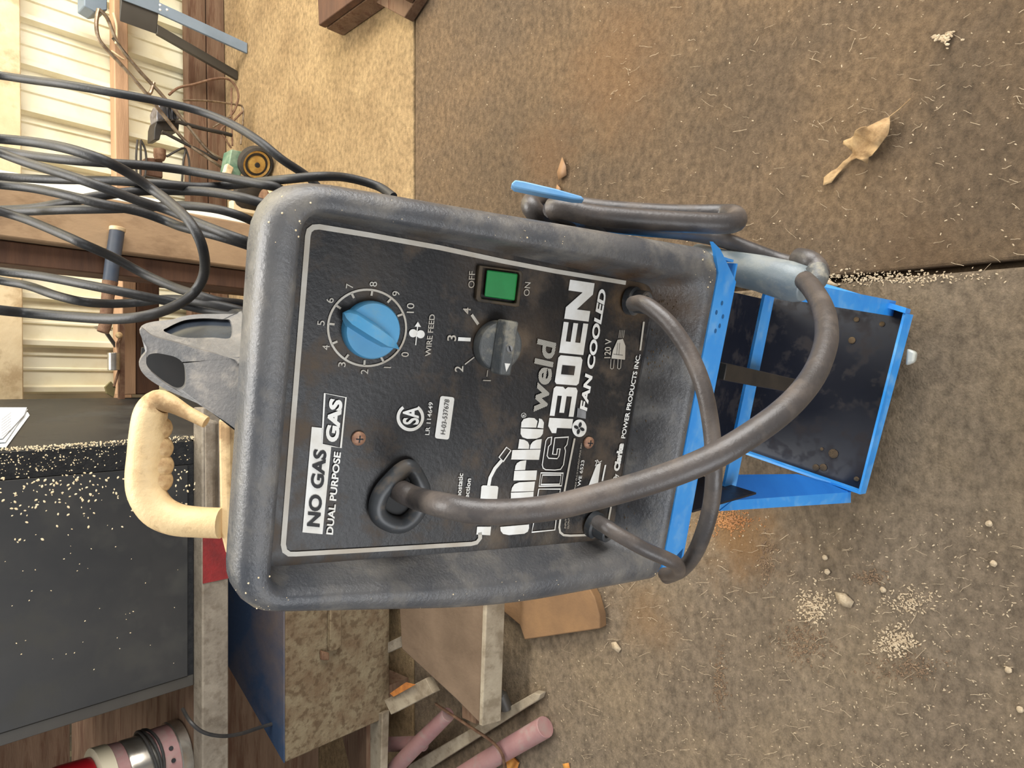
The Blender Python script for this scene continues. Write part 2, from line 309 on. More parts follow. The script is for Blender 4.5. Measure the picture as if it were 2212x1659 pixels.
def trim(n, s0, s1, d0, d1, z0, z1, m, bev=.003):
    bm = BM(); box(bm, s0, s1, d0, d1, z0, z1, wp); o = finish('trim_%d' % n, bm, m, bevel=bev); return tag(o, kind='structure')
trim(1, -1.9, 2.3, .03, .07, .288, .326, M_woodx)                     # lower girt
trim(2, -1.9, 2.3, .03, .07, .555, .618, M_woodpale)                  # upper girt
bb = thing('baseboard_back', wp(.6, .03, 0), None, None); tag(bb, kind='structure')
for z0, z1 in ((0, .058), (.061, .118)):
    bm = BM(); box(bm, .0, 2.3, .02, .06, z0, z1, wp); finish('plank', bm, M_wooddk, bb, bevel=.002)
    bm = BM(); box(bm, -1.9, -.004, .02, .06, z0, z1, wp); finish('plank', bm, M_wooddk, bb, bevel=.002)
# broad timber post with a pale strip down its right side
pY = 1.72
def postx(x, y): r = ray(x, y); return r.x / r.y * pY
pl0, pl1 = ony(250, 543, pY).x, ony(250, 432, pY).x
bm = BM(); box(bm, pl0, pl1, pY, pY + .14, 0, 2.4); tag(finish('trim_3', bm, M_wood, bevel=.004), kind='structure')
bm = BM(); box(bm, pl1 + .001, pl1 + .022, pY + .01, pY + .13, 0, 2.4); tag(finish('trim_4', bm, mat('white_edge_strip', rgb(248, 244, 226)), bevel=.002), kind='structure')
bm = BM(); box(bm, pl0 - .05, pl0 - .002, pY + .03, pY + .12, 0, 2.4); tag(finish('trim_5', bm, M_woodred, bevel=.003), kind='structure')  # separate dark strip standing for the shaded left face of the post

# ================================================================== WELDER
weld = thing('welding_machine', pp(0, -.17, -.12), 'black and grey wire-feed welding machine with blue dial standing on the blue cart', 'welding machine')
def corner_loop(C, rad, n=7, mids=None):
    """rounded outline through corners C (a,h), optional points between"""
    out = []; m = len(C)
    for i in range(m):
        p = V(C[i]); a = V(C[i - 1]); b = V(C[(i + 1) % m]); r = rad[i]
        p0 = p + (a - p).normalized() * r; p1 = p + (b - p).normalized() * r
        for k in range(n):
            t = k / (n - 1); out.append((p0 * (1 - t) ** 2 + p * 2 * t * (1 - t) + p1 * t * t))
    return out
def loop6(TL, TR, RM, BR, BLc, LM, rad, o):
    return [(p.x, p.y, o) for p in corner_loop([TL, TR, RM, BR, BLc, LM], rad)]
LO = [
 loop6((-.104, .136), (.102, .138), (.101, 0), (.097, -.131), (-.103, -.131), (-.104, -.02), (.010, .010, .03, .012, .012, .03), -.001),
 loop6((-.105, .136), (.103, .138), (.103, 0), (.100, -.134), (-.106, -.134), (-.107, -.02), (.010, .012, .03, .014, .014, .03), .003),
 loop6((-.109, .134), (.104, .137), (.106, 0), (.104, -.152), (-.107, -.152), (-.115, -.02), (.012, .014, .03, .016, .016, .05), .017),
 loop6((-.111, .135), (.105, .138), (.1075, 0), (.108, -.160), (-.111, -.159), (-.1185, -.02), (.013, .016, .03, .016, .016, .05), .0225),
 loop6((-.113, .1375), (.1075, .1405), (.110, 0), (.1105, -.163), (-.1145, -.1615), (-.1215, -.02), (.015, .018, .03, .018, .016, .05), .0242),
 loop6((-.118, .148), (.113, .152), (.1165, 0), (.122, -.169), (-.1255, -.166), (-.1335, -.02), (.020, .030, .03, .018, .012, .05), .0232),
 loop6((-.1205, .152), (.1170, .1565), (.1215, 0), (.128, -.173), (-.1295, -.169), (-.1375, -.02), (.024, .034, .03, .018, .010, .05), .0195),
 loop6((-.122, .154), (.119, .1585), (.1245, 0), (.1310, -.1755), (-.131, -.171), (-.139, -.02), (.026, .036, .03, .018, .010, .05), .012),
 loop6((-.122, .155), (.119, .161), (.125, 0), (.132, -.176), (-.131, -.171), (-.139, -.02), (.026, .036, .03, .018, .010, .05), .001),
 loop6((-.121, .151), (.118, .156), (.124, 0), (.132, -.176), (-.131, -.171), (-.139, -.02), (.034, .038, .03, .02, .012, .05), -.010),
 loop6((-.117, .145), (.114, .148), (.120, 0), (.128, -.172), (-.127, -.167), (-.135, -.02), (.034, .038, .03, .02, .012, .05), -.013),
 loop6((-.108, .140), (.105, .140), (.110, 0), (.112, -.160), (-.115, -.160), (-.118, -.02), (.03, .03, .03, .02, .012, .05), -.0135),
]
bm = BM(); rings = [[bm.verts.new(pp(*q)) for q in L] for L in LO]
for A, B in zip(rings, rings[1:]):
    for k in range(len(A)): bm.faces.new((A[k], A[(k + 1) % len(A)], B[(k + 1) % len(A)], B[k]))
finish('front_bezel', bm, M_bezel, weld, angle=60)
bm = BM(); prism(bm, [pp(p[0] * 1.002, p[1] * 1.002, -.0045) for p in LO[0]], PN * .004)
plate = finish('faceplate', bm, M_panel, weld, smooth=False)
bm = BM(); hexa(bm, [pp(*q) for q in ((-.115, -.165, -.013), (.118, -.165, -.013), (.118, -.165, -.24), (-.115, -.165, -.24), (-.108, .120, -.013), (.105, .120, -.013), (.105, .045, -.24), (-.108, .045, -.24))])
finish('body', bm, M_body, weld, bevel=.012, seg=3)

# carry handle on top of the case: two cheeks rising to a hooded grip
def q3(x, y, d): return at(x, y, d)
bm = BM()
HB = .405
outer = [(506, 925), (470, 893), (430, 872), (395, 857), (360, 842), (330, 822), (308, 802), (302, 790)]
ridge = [(506, 776), (470, 769), (430, 760), (395, 751), (360, 741), (330, 731), (312, 722), (304, 712)]
G = []
for k in range(9):
    t = k / 8.; row = []
    for (ax, ay), (bx_, by) in zip(outer, ridge):
        s = math.sin(math.pi * t)
        row.append((ax + (bx_ - ax) * t - 3 * s, ay + (by - ay) * t, HB - .004 * s + .000))
    G.append(row)
def sheet(bm, G, th, holes=()):
    vs = [[bm.verts.new(at(*q)) for q in row] for row in G]; vb = [[bm.verts.new(at(q[0], q[1], q[2] + th)) for q in row] for row in G]
    nr, nc = len(G), len(G[0]); keep = set((i, j) for i in range(nr - 1) for j in range(nc - 1) if (i, j) not in holes)
    for (i, j) in keep:
        bm.faces.new((vs[i][j], vs[i + 1][j], vs[i + 1][j + 1], vs[i][j + 1])); bm.faces.new((vb[i][j], vb[i][j + 1], vb[i + 1][j + 1], vb[i + 1][j]))
        for (di, dj), (a, b) in {(-1, 0): ((i, j), (i, j + 1)), (1, 0): ((i + 1, j), (i + 1, j + 1)), (0, -1): ((i, j), (i + 1, j)), (0, 1): ((i, j + 1), (i + 1, j + 1))}.items():
            if (i + di, j + dj) not in keep: bm.faces.new((vs[a[0]][a[1]], vs[b[0]][b[1]], vb[b[0]][b[1]], vb[a[0]][a[1]]))
# front cheek, as an outline with a finger opening cut through it
def ring_plate(bm, out, inn, vec):
    n = len(out); A = [bm.verts.new(p) for p in out]; B = [bm.verts.new(p) for p in inn]
    A2 = [bm.verts.new(V(p) + vec) for p in out]; B2 = [bm.verts.new(V(p) + vec) for p in inn]
    for i in range(n):
        j = (i + 1) % n
        bm.faces.new((A[i], A[j], B[j], B[i])); bm.faces.new((A2[j], A2[i], B2[i], B2[j]))
        bm.faces.new((A[j], A[i], A2[i], A2[j])); bm.faces.new((B[i], B[j], B2[j], B2[i]))
def resample(P, n):
    P = [V(p) for p in P]; P2 = P + [P[0]]; L = [0]
    for a, b in zip(P2, P2[1:]): L.append(L[-1] + (b - a).length)
    out = []
    for k in range(n):
        t = L[-1] * k / n; i = max(j for j in range(len(L) - 1) if L[j] <= t + 1e-12); f = (t - L[i]) / max(1e-9, L[i + 1] - L[i]); out.append(P2[i].lerp(P2[i + 1], f))
    return out
outl = [(524, 930), (506, 925), (452, 884), (400, 860), (352, 838), (318, 816), (302, 795), (304, 776), (318, 757), (312, 742), (303, 722), (306, 708), (330, 726), (372, 738), (420, 752), (465, 764), (506, 776), (524, 780)]
inl = [(401, 832), (390, 842), (372, 838), (348, 822), (326, 802), (316, 785), (320, 768), (336, 763), (358, 766), (380, 772), (395, 784), (401, 800)]
ol = resample([V((a, b, 0)) for a, b in cr(outl, 4, True)], 96); il = resample([V((a, b, 0)) for a, b in cr(inl, 5, True)], 96)
sh = min(range(96), key=lambda s: sum((ol[i] - il[(i + s) % 96]).length for i in range(0, 96, 6)))
il = il[sh:] + il[:sh]
ring_plate(bm, [at(p.x, p.y, .408 + (776 - p.y) * .00006) for p in ol], [at(p.x, p.y, .4085 + (776 - p.y) * .00006) for p in il], PN * -.007)
finish('carry_handle', bm, M_handleg, weld, bevel=.0015)
# right cheek of the handle, running back, with its own scooped opening
bm = BM()
outr = [(524, 780), (506, 776), (465, 764), (420, 752), (372, 738), (330, 726), (304, 710), (312, 700), (335, 694), (370, 690), (400, 682), (440, 678), (506, 678), (524, 678)]
inr = [(499, 729), (460, 729), (420, 730), (392, 728), (370, 722), (353, 714), (362, 708), (382, 698), (404, 691), (440, 688), (480, 690), (499, 694)]
orr = resample([V((a, b, 0)) for a, b in cr(outr, 4, True)], 96); ir = resample([V((a, b, 0)) for a, b in cr(inr, 5, True)], 96)
sh = min(range(96), key=lambda s: sum((orr[i] - ir[(i + s) % 96]).length for i in range(0, 96, 6))); ir = ir[sh:] + ir[:sh]
dep = lambda y: .405 + (780 - y) * .00042
ring_plate(bm, [at(p.x, p.y, dep(p.y)) for p in orr], [at(p.x, p.y, dep(p.y) + .002) for p in ir], (PN * -.008 - EX * .002))
finish('handle_cheek', bm, M_handleg, weld, bevel=.0015)
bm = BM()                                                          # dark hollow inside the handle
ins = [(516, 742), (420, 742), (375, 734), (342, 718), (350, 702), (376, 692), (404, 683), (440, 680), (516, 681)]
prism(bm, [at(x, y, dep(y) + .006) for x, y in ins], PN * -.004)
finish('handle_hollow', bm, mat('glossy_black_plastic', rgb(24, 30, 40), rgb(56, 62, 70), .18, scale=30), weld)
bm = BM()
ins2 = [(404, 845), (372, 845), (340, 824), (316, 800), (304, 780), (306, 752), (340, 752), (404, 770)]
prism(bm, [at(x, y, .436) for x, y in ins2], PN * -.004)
finish('opening_shade', bm, mat('opening_shade_black', rgb(7, 7, 7), rgb(22, 18, 15), .6, scale=40), weld)  # flat black sheet behind the finger opening, standing for the shade inside it

# --- printing on the faceplate -------------------------------------------------
O1 = .0004
def pxs(L, o=O1): return [onp(x, y, o) for x, y in L]
def Z(origin, sc):                                                 # zoomed reading -> photo pixels
    return lambda L: [(origin[0] + x / sc, origin[1] + y / sc) for x, y in L]
z1 = Z((580, 800), 3.687); z0 = Z((580, 450), 3.687); z2 = Z((950, 560), 4.424); z3 = Z((950, 860), 4.022)
def shape(name, L, m, o=O1, parent=None, th=.0002):
    bm = BM(); prism(bm, pxs(L, o), PN * -th); return finish(name, bm, m, parent or plate, smooth=False)
def line(name, L, wpx, m, o=O1, closed=False, d=.42):
    bm = BM(); ribbon(bm, pxs(L, o), wpx * d / F, PN, 0, closed); return finish(name, bm, m, plate, smooth=False)
def text_bm(s, B, E, T, o=.0006, bold=0., xs=None):
    cu = bpy.data.curves.new('t', 'FONT'); cu.body = s; cu.size = 1; cu.offset = bold; cu.resolution_u = 4
    ob = bpy.data.objects.new('t', cu); COL.objects.link(ob)
    dg = bpy.context.evaluated_depsgraph_get(); me = bpy.data.meshes.new_from_object(ob.evaluated_get(dg))
    x0 = min(v.co.x for v in me.vertices); x1 = max(v.co.x for v in me.vertices)
    cap = .73 + bold if not xs else xs
    B3, E3, T3 = onp(*B, o), onp(*E, o), onp(*T, o)
    ux = (E3 - B3) / (x1 - x0); uy = (T3 - B3) / cap
    bm = BM(); bm.from_mesh(me)
    for v in bm.verts: v.co = B3 + ux * (v.co.x - x0) + uy * (v.co.y + bold * .5)
    bpy.data.objects.remove(ob); bpy.data.curves.remove(cu); bpy.data.meshes.remove(me); return bm
def text(name, s, B, E, T, m=M_white, bold=0., o=.0006, xs=None):
    bm = text_bm(s, B, E, T, o, bold, xs)
    me = bpy.data.meshes.new(name); c = WL[plate]
    for v in bm.verts: v.co -= c
    bm.to_mesh(me); bm.free(); me.materials.append(m)
    ob = bpy.data.objects.new(name, me); COL.objects.link(ob); ob.parent = plate; ob.location = (0, 0, 0); WL[ob] = c; return ob
zz = lambda zf, x, y: zf([(x, y)])[0]

# frame line of the plate
fr = [(1037, 1150), (1037, 1163), (1030, 1172), (1018, 1175), (950, 1179), (800, 1188), (640, 1197), (625, 1197), (615, 1190), (612, 1176), (622, 1050), (634, 900), (650, 700), (665, 510), (668, 498), (677, 491), (690, 490), (800, 508), (950, 535), (1085, 564), (1200, 586), (1352, 611)]
line('frame_line', fr, 11, M_sil, d=.41)
line('inner_frame_line', z3([(1172, 350), (1130, 560), (1085, 800), (1050, 1030), (1038, 1120), (1045, 1165), (1075, 1190), (1130, 1195), (1290, 1190)]), 6, M_sil)
line('lower_frame_line', [(1391, 695), (1383, 757)], 6, M_sil)
line('lower_frame_line', z3([(1488, 945), (1470, 1040), (1455, 1180)]), 6, M_sil)
line('plate_seam', [(1408, 690), (1390, 780), (1373, 860), (1357, 960), (1333, 1109)], 2.2, M_blkp, o=.0009)
shape('white_box', z1([(270, 1290), (345, 450), (434, 460), (424, 590), (500, 603), (430, 1305)]), M_white)
text('lettering', 'NO GAS', zz(z1, 405, 1250), zz(z1, 462, 640), zz(z1, 302, 1240), M_blkp, .035, .001)
text('lettering', 'DUAL PURPOSE', zz(z1, 512, 1310), zz(z1, 576, 655), zz(z1, 457, 1305), M_white, .03)
line('box_outline', z1([(448, 183), (617, 216), (576, 618), (494, 603), (425, 587)]), 2.6, M_white, closed=True)
text('lettering', 'GAS', zz(z1, 550, 578), zz(z1, 588, 240), zz(z1, 448, 560), M_white, .05)
# certification mark
bm = BM(); c0 = (886.5, 901.7); arc = [(c0[0] + 26.5 * math.cos(t), c0[1] + 26.5 * math.sin(t)) for t in [math.radians(-55 + 290 * k / 40) for k in range(41)]]
line('mark_ring', arc, 7.5, M_white)
text('lettering', 'SA', zz(z1, 1195, 432), zz(z1, 1195, 292), zz(z1, 1065, 432), M_white, .03)
text('lettering', 'LR 114649', zz(z1, 1280, 515), zz(z1, 1311, 255), zz(z1, 1245, 513), M_white, .008)
sl = [(p.x, p.y) for p in corner_loop([(951.6, 855), (982, 858.5), (969.6, 950), (939, 946.5)], (6, 6, 6, 6))]
shape('serial_label', sl, M_white)
text('lettering', 'H-03-537678', zz(z1, 1407, 512), zz(z1, 1442, 235), zz(z1, 1368, 508), M_blkp, 0, .001)
# wire feed dial scale
dc = (792.9, 708.2); ring = [(dc[0] + 84.3 * math.cos(t), dc[1] + 82.5 * math.sin(t)) for t in [2 * math.pi * k / 64 for k in range(64)]]
line('dial_ring', ring, 4.6, M_sil, closed=True)
for tx, ty in ((1025, 1115), (905, 1205), (765, 1225), (628, 1180), (530, 1070), (510, 922), (560, 785), (675, 700), (822, 680), (957, 738), (1045, 850)):
    x, y = zz(z0, tx, ty); dx, dy = x - dc[0], y - dc[1]; r = math.hypot(dx, dy); dx /= r; dy /= r
    line('dial_tick', [(dc[0] + dx * 70.5, dc[1] + dy * 70), (dc[0] + dx * 84, dc[1] + dy * 82)], 4.6, M_sil)
for n, (x, y) in enumerate(((1085, 1165), (945, 1268), (762, 1303), (582, 1245), (455, 1110), (415, 915), (487, 735), (643, 620), (832, 605), (1013, 680), (1128, 795))):
    x, y = zz(z0, x, y); hw = {10: 10.5, 1: 1.1}.get(n, 5.2)
    text('dial_number', str(n), (x + 8, y + hw), (x + 9, y - hw), (x - 8.5, y + hw - .6), M_sil)
line('feed_arrow', z0([(1172, 1090), (1187, 940)]), 2.4, M_white); shape('feed_arrow', z0([(1190, 903), (1215, 945), (1164, 942)]), M_white)
for x, y in ((1152, 995), (1212, 1003)):
    x, y = zz(z0, x, y); shape('feed_roller', [(x + 8.8 * math.cos(t), y + 8.8 * math.sin(t)) for t in [math.pi * k / 12 for k in range(24)]], M_white, o=.0006)
text('lettering', 'WIRE FEED', zz(z0, 1290, 1178), zz(z0, 1326, 845), zz(z0, 1245, 1178), M_sil, .01)
text('lettering', 'OFF', zz(z2, 328, 275), zz(z2, 338, 115), zz(z2, 268, 275), M_sil, 0)
text('lettering', 'ON', zz(z2, 853, 353), zz(z2, 868, 222), zz(z2, 797, 348), M_sil, 0)
for L, wd in ((((305, 530), (368, 622)), 7), (((175, 762), (295, 768)), 8.5), (((240, 1005), (330, 936)), 2.8), (((450, 1122), (458, 1060)), 2)):
    line('power_tick', z2(L), wd, M_white if wd > 8 else M_sil)
for s, x, y, h, hw in (('4', 255, 495, 76, 30), ('3', 110, 755, 88, 28), ('2', 180, 1050, 84, 28), ('1', 447, 1160, 78, 5)):
    text('power_number', s, zz(z2, x + h / 2, y + hw), zz(z2, x + h / 2 + 3, y - hw), zz(z2, x - h / 2, y + hw - 3), M_sil, .01)
# 'weld', hatched and slanted
text('lettering', 'weld', zz(z2, 1012, 1478), zz(z2, 1110, 800), zz(z2, 838, 1448), M_hatch, .028, xs=.73)
# brand word, cut in heavy rounded shapes
def shp3(L): shape('logo_letter', z3(L), M_white)
shp3([(525, 1120), (775, 1098), (775, 1130), (765, 1160), (735, 1178), (600, 1190), (550, 1180), (530, 1155)])          # c, lower half
shp3([(560, 1000), (800, 980), (790, 1060), (545, 1085)])                                                             # l
shp3([(680, 820), (815, 813), (806, 960), (760, 965), (625, 960), (600, 900), (618, 868), (618, 822)])                   # a
shp3([(620, 814), (628, 780), (650, 748), (690, 732), (828, 725), (816, 808)])
shp3([(640, 716), (648, 633), (845, 628), (836, 712)])                                                                # r
shp3([(652, 627), (658, 590), (672, 565), (700, 548), (752, 540), (742, 624)])
shp3([(620, 533), (632, 452), (876, 447), (862, 536)])                                                                # k
shp3([(680, 440), (692, 356), (735, 362), (765, 380), (778, 408), (774, 442)])
shp3([(782, 442), (788, 408), (808, 380), (840, 362), (886, 356), (876, 441)])
shp3([(704, 262), (900, 272), (895, 310), (875, 338), (840, 352), (760, 354), (718, 340), (702, 310)])                    # e
shp3([(706, 255), (710, 210), (730, 182), (775, 170), (822, 174), (850, 200), (838, 256)])
shp3([(848, 256), (862, 202), (862, 176), (888, 184), (905, 212), (900, 264)])
rc = zz(z3, 729, 150); line('trade_mark_ring', [(rc[0] + 5 * math.cos(t), rc[1] + 5 * math.sin(t)) for t in [math.pi * k / 10 for k in range(20)]], 1.1, M_white, closed=True)
text('trade_mark', 'R', (rc[0] + 3, rc[1] + 2.4), (rc[0] + 3, rc[1] - 2.4), (rc[0] - 3, rc[1] + 2.4), M_white)
# outlined word above the number
for L in ([(800, 1165), (815, 1085), (860, 790), (1048, 790), (1030, 900), (1000, 1145)],
          [(862, 766), (878, 650), (1072, 652), (1058, 762)], [(878, 750), (892, 668), (1054, 668), (1042, 748)],
          [(890, 580), (922, 370), (940, 345), (972, 338), (965, 400), (945, 420), (932, 500), (945, 522), (1020, 526), (1035, 505), (1045, 440), (1022, 440), (1015, 490), (980, 488), (1000, 345), (1118, 338), (1105, 405), (1085, 430), (1092, 460), (1075, 580), (1050, 618), (1000, 625), (920, 622), (898, 608)]):
    line('outline_letter', z3(L), 2.6, M_white, closed=True)
# number and letters 130EN in block shapes
def band(s, t):                                                    # s along the word 0..1, t up 0..1
    B, E, T = V((1233, 937)), V((1284.5, 612)), V((1182, 935)); E2 = V((1231.5, 604))
    p = B.lerp(E, s).lerp(T.lerp(E2, s), t); return (p.x, p.y)
def blk(L, m=M_white): shape('number_letter', [band(s, t) for s, t in L], m)
blk([(.035, 0), (.035, .62), (.0, .62), (.0, .80), (.045, 1), (.098, 1), (.098, 0)])
blk([(.112, 1), (.112, .80), (.245, .80), (.245, .62), (.135, .62), (.135, .42), (.245, .42), (.245, .2), (.112, .2), (.112, 0), (.285, 0), (.305, .08), (.305, .42), (.29, .52), (.305, .62), (.305, .92), (.29, 1)])
blk([(.32, .08), (.335, 0), (.49, 0), (.508, .08), (.508, .92), (.49, 1), (.335, 1), (.32, .92)])
shape('number_gap', [band(s, t) for s, t in ((.385, .25), (.445, .25), (.445, .78), (.385, .78))], M_panel, o=.0009)
blk([(.523, 0), (.73, 0), (.73, .2), (.60, .2), (.60, .41), (.725, .41), (.725, .6), (.60, .6), (.60, .8), (.725, .8), (.725, 1), (.523, 1)])
blk([(.745, 0), (.815, 0), (.815, .55), (.925, 0), (1, 0), (1, 1), (.93, 1), (.93, .42), (.82, 1), (.745, 1)])
# fan mark, shaded bar and slanted words
fc = zz(z3, 1213, 262); shape('fan_mark', [(fc[0] + 15.6 * math.cos(t), fc[1] + 18.8 * math.sin(t)) for t in [2 * math.pi * k / 32 for k in range(32)]], M_white)
for k in range(4):
    a = math.radians(20 + 90 * k); ca, sa = math.cos(a), math.sin(a)
    shape('fan_blade', [(fc[0] + (u * ca - v * sa), fc[1] + (u * sa + v * ca) * 1.15) for u, v in ((1, -1), (5, -3.6), (10, -3), (12, 0), (9, 2.6), (4, 2.4))], M_blkp, o=.0009)
shape('shaded_bar', [zz(z3, 1190, 165), zz(z3, 1268, 180), zz(z2, 1398, 1455), zz(z2, 1318, 1420)], M_greyp)
text('lettering', 'FAN COOLED', zz(z2, 1404, 1452), zz(z2, 1592, 305), zz(z2, 1335, 1425), M_white, .04)
text('lettering', '120 V', zz(z2, 1630, 945), zz(z2, 1642, 762), zz(z2, 1568, 945), M_sil, .01)
shape('plug_mark', z2([(1640, 948), (1655, 870), (1700, 770), (1750, 762), (1775, 830), (1770, 960)]), M_sil)
for x in (1648, 1716):
    line('plug_prong', z2([(x - 12 + 0, 955), (x - 18, 1040), (x - 2, 1050), (x + 12, 1040), (x + 18, 960)]), 1.6, M_sil)
for x in (1716, 1730, 1745, 1760): line('plug_cord', z2([(x - 6, 752), (x + 4, 678)]), 1.3, M_sil)
for L in ([(1702, 800), (1692, 915)], [(1722, 800), (1712, 915)], [(1660, 908), (1752, 918)]): line('plug_detail', z2(L), 1, M_blkp, o=.0009)
text('lettering', 'POWER PRODUCTS INC.', (1350.3, 947), (1383.5, 766), (1341, 946.5), M_white, .02)
text('lettering', 'Clarke', (1337, 1018), (1347.5, 958), (1325, 1017), M_white, .07)
text('lettering', 'By', (1333, 1036), (1335, 1024), (1324, 1035), M_white, .03)
text('lettering', 'WE 6523', zz(z3, 1222, 765), zz(z3, 1257, 540), zz(z3, 1194, 765), M_white, .01)
text('lettering', '-MAX O.C.V.=30VDC-MAX IN=', zz(z3, 1180, 800), zz(z3, 1238, 395), zz(z3, 1166, 798), M_sil, 0)
text('lettering', 'INPUT', zz(z3, 1096, 1132), zz(z3, 1104, 1048), zz(z3, 1080, 1131), M_sil, 0)
text('lettering', 'OUTPUT', zz(z3, 1122, 1136), zz(z3, 1130, 1045), zz(z3, 1106, 1134), M_sil, 0)
text('lettering', 'Thermostatic', (992, 1112), (1000.5, 1023), (981.5, 1111.5), M_white, .02)
text('lettering', 'Protection', (1008.5, 1107), (1017.6, 1034), (998.5, 1106.5), M_white, .02)
# torch drawing
shape('torch_mark', z3([(352, 885), (362, 768), (376, 758), (500, 764), (509, 778), (497, 885)]), M_white)
line('torch_mark', z3([(424, 765), (438, 690), (480, 610), (540, 540)]), 9.5, M_white)
line('torch_mark', z3([(515, 514), (580, 427), (618, 456), (553, 550)]), 2.6, M_white, closed=True)
shape('torch_mark', z3([(318, 1185), (325, 1118), (446, 1118), (438, 1192)]), M_white)
shape('gun_mark', z3([(1295, 755), (1362, 580), (1400, 560), (1375, 740)]), M_white); line('gun_mark', z3([(1440, 580), (1412, 720)]), 5.5, M_white)
line('gun_mark', z3([(1350, 590), (1366, 555), (1350, 545), (1370, 538), (1382, 560), (1408, 545)]), 2, M_white)
# dirt packed along the lower wall and round the switch
# --- controls -------------------------------------------------------------------
kc = onp(799, 712, .0)
def knob_disc(name, c, r, hgt, m, n=40, r0=None):
    bm = BM(); revolve(bm, [(r0 or r * 1.02, 0), (r * 1.02, hgt * .25), (r, hgt * .8), (r * .95, hgt)], c, PN, n, u0=EX); return bm
S41 = (PC - CAM).dot(F_)
rad = 61.5 * (kc - CAM).dot(F_) / F
bm = knob_disc('k', kc, rad, .007, M_knob); knob = finish('wire_feed_knob', bm, M_knob, weld)
tip = onp(861, 754, .007); tail = onp(741, 676, .007); ax = (tip - tail).normalized(); sd = PN.cross(ax).normalized(); mid = (tip + tail) / 2; hl = (tip - tail).length / 2
bm = BM(); prof_pts = [(-1, .0), (-.9, .10), (-.72, .17), (.0, .17), (.5, .145), (.72, .08), (1, .0)]
prevs = []
for t, wdd in prof_pts:
    c = mid + ax * (hl * t); k = wdd * rad * 1.55; hh = .009 * (1 - abs(t) ** 4 * .8)
    prevs.append([bm.verts.new(c + sd * k * 1.25 - PN * .001), bm.verts.new(c + sd * k * .7 + PN * hh), bm.verts.new(c - sd * k * .7 + PN * hh), bm.verts.new(c - sd * k * 1.25 - PN * .001)])
for A, B in zip(prevs, prevs[1:]):
    for k in range(4):
        try: bm.faces.new((A[k], A[(k + 1) % 4], B[(k + 1) % 4], B[k]))
        except ValueError: pass
finish('pointer_ridge', bm, M_knob, knob, smooth=True, angle=30)
kc = onp(1069, 745, 0); rad = 53 * (kc - CAM).dot(F_) / F
bm = knob_disc('k', kc, rad, .009, M_gknob); gk = finish('power_knob', bm, M_gknob, weld, bevel=.001)
bm = BM(); g0, g1 = onp(1094, 691, .009), onp(1077, 806, .009); ax = (g1 - g0).normalized(); sd = PN.cross(ax).normalized() * .0042
hexa(bm, [g0 - sd * 1.7, g0 + sd * 1.5, g1 + sd * 1.5, g1 - sd * 1.7, g0 - sd + PN * .009, g0 + sd + PN * .009, g1 + sd + PN * .009, g1 - sd + PN * .009])
finish('grip_bar', bm, M_gknob, gk, bevel=.0012)
gm = (g0 + g1) / 2 + PN * .009
bm = BM(); revolve(bm, [(.0022, 0), (.0022, .0006)], gm, PN, 16); finish('screw_head', bm, M_greyp, gk)
bm = BM(); bar(bm, gm + PN * .0008 - EX * .0016 - PU * .0008, gm + PN * .0008 + EX * .0016 + PU * .0008, sd * .12, PN * .0002); finish('screw_slot', bm, M_blkp, gk, smooth=False)
bm = BM(); a = g1 - ax * .006 + PN * .0092; prism(bm, [a - ax * .002 - sd * .5, a - ax * .002 + sd * .5, a + ax * .0035], PN * .0003); finish('pointer_mark', bm, M_white, gk, smooth=False)
# rocker switch in its recessed surround
bm = BM(); L = [(1035.5, 573), (1131, 586), (1122, 664), (1028, 651)]; Li = [(1044, 578), (1124, 589), (1116, 656), (1038, 645)]
ring_plate(bm, resample(pxs(L, .0035), 32), resample(pxs(Li, .0035), 32), PN * -.0035)
finish('switch_surround', bm, mat('brown_dusty_plastic', rgb(48, 42, 34), rgb(92, 76, 54), .6, scale=60), weld, bevel=.0008)
bm = BM(); G4 = [(1051.7, 582.6), (1118.4, 591.6), (1111.6, 649.3), (1046, 640.2)]
q0 = pxs(G4, .0005); q1 = [onp(x, y, o) for (x, y), o in zip(G4, (.0035, .006, .006, .0035))]; hexa(bm, q0 + q1)
finish('rocker_switch', bm, M_green, weld, bevel=.0008)
for x, y, r in ((774, 946.5, 15.5), (1270.7, 955.7, 13)):
    c = onp(x, y, 0); r *= (c - CAM).dot(F_) / F; bm = BM(); revolve(bm, [(r, 0), (r, .0012), (r * .7, .0024), (r * .2, .0028)], c, PN, 20); sc = finish('screw', bm, M_screw, weld)
    bm = BM(); e = c + PN * .0029
    bar(bm, e - EX * r * .5, e + EX * r * .5, PU * .0004, PN * .0002); bar(bm, e - PU * r * .5, e + PU * r * .5, EX * .0004, PN * .0002); finish('cross_slot', bm, M_blkp, sc, smooth=False)
# rubber cable guide: pear-shaped collar, hole, gun cable leaves through it
gp = z1([(1128, 778), (1060, 800), (985, 870), (905, 965), (868, 1060), (872, 1140), (920, 1195), (1000, 1228), (1080, 1222), (1160, 1160), (1215, 1060), (1225, 960), (1190, 870)])
bm = BM(); P = cr(gp, 5, True); tube(bm, [onp(x, y, .0035) for x, y in P], .0056, 12, closed=True)
finish('cable_guide', bm, M_rub2, weld)
bm = BM(); prism(bm, [onp(x, y, .0012) for x, y in cr(gp, 3, True)], PN * -.0006); finish('guide_opening', bm, mat('deep_black', rgb(6, 6, 7)), weld, smooth=False)
bm = BM(); c = onp(*zz(z1, 1118, 835), .002); prism(bm, [c + EX * .006 + PU * .004, c + EX * .006 - PU * .003, c - EX * .004 - PU * .003, c - EX * .004 + PU * .004], PN * .003)
finish('guide_lip', bm, M_rub2, weld, bevel=.001)
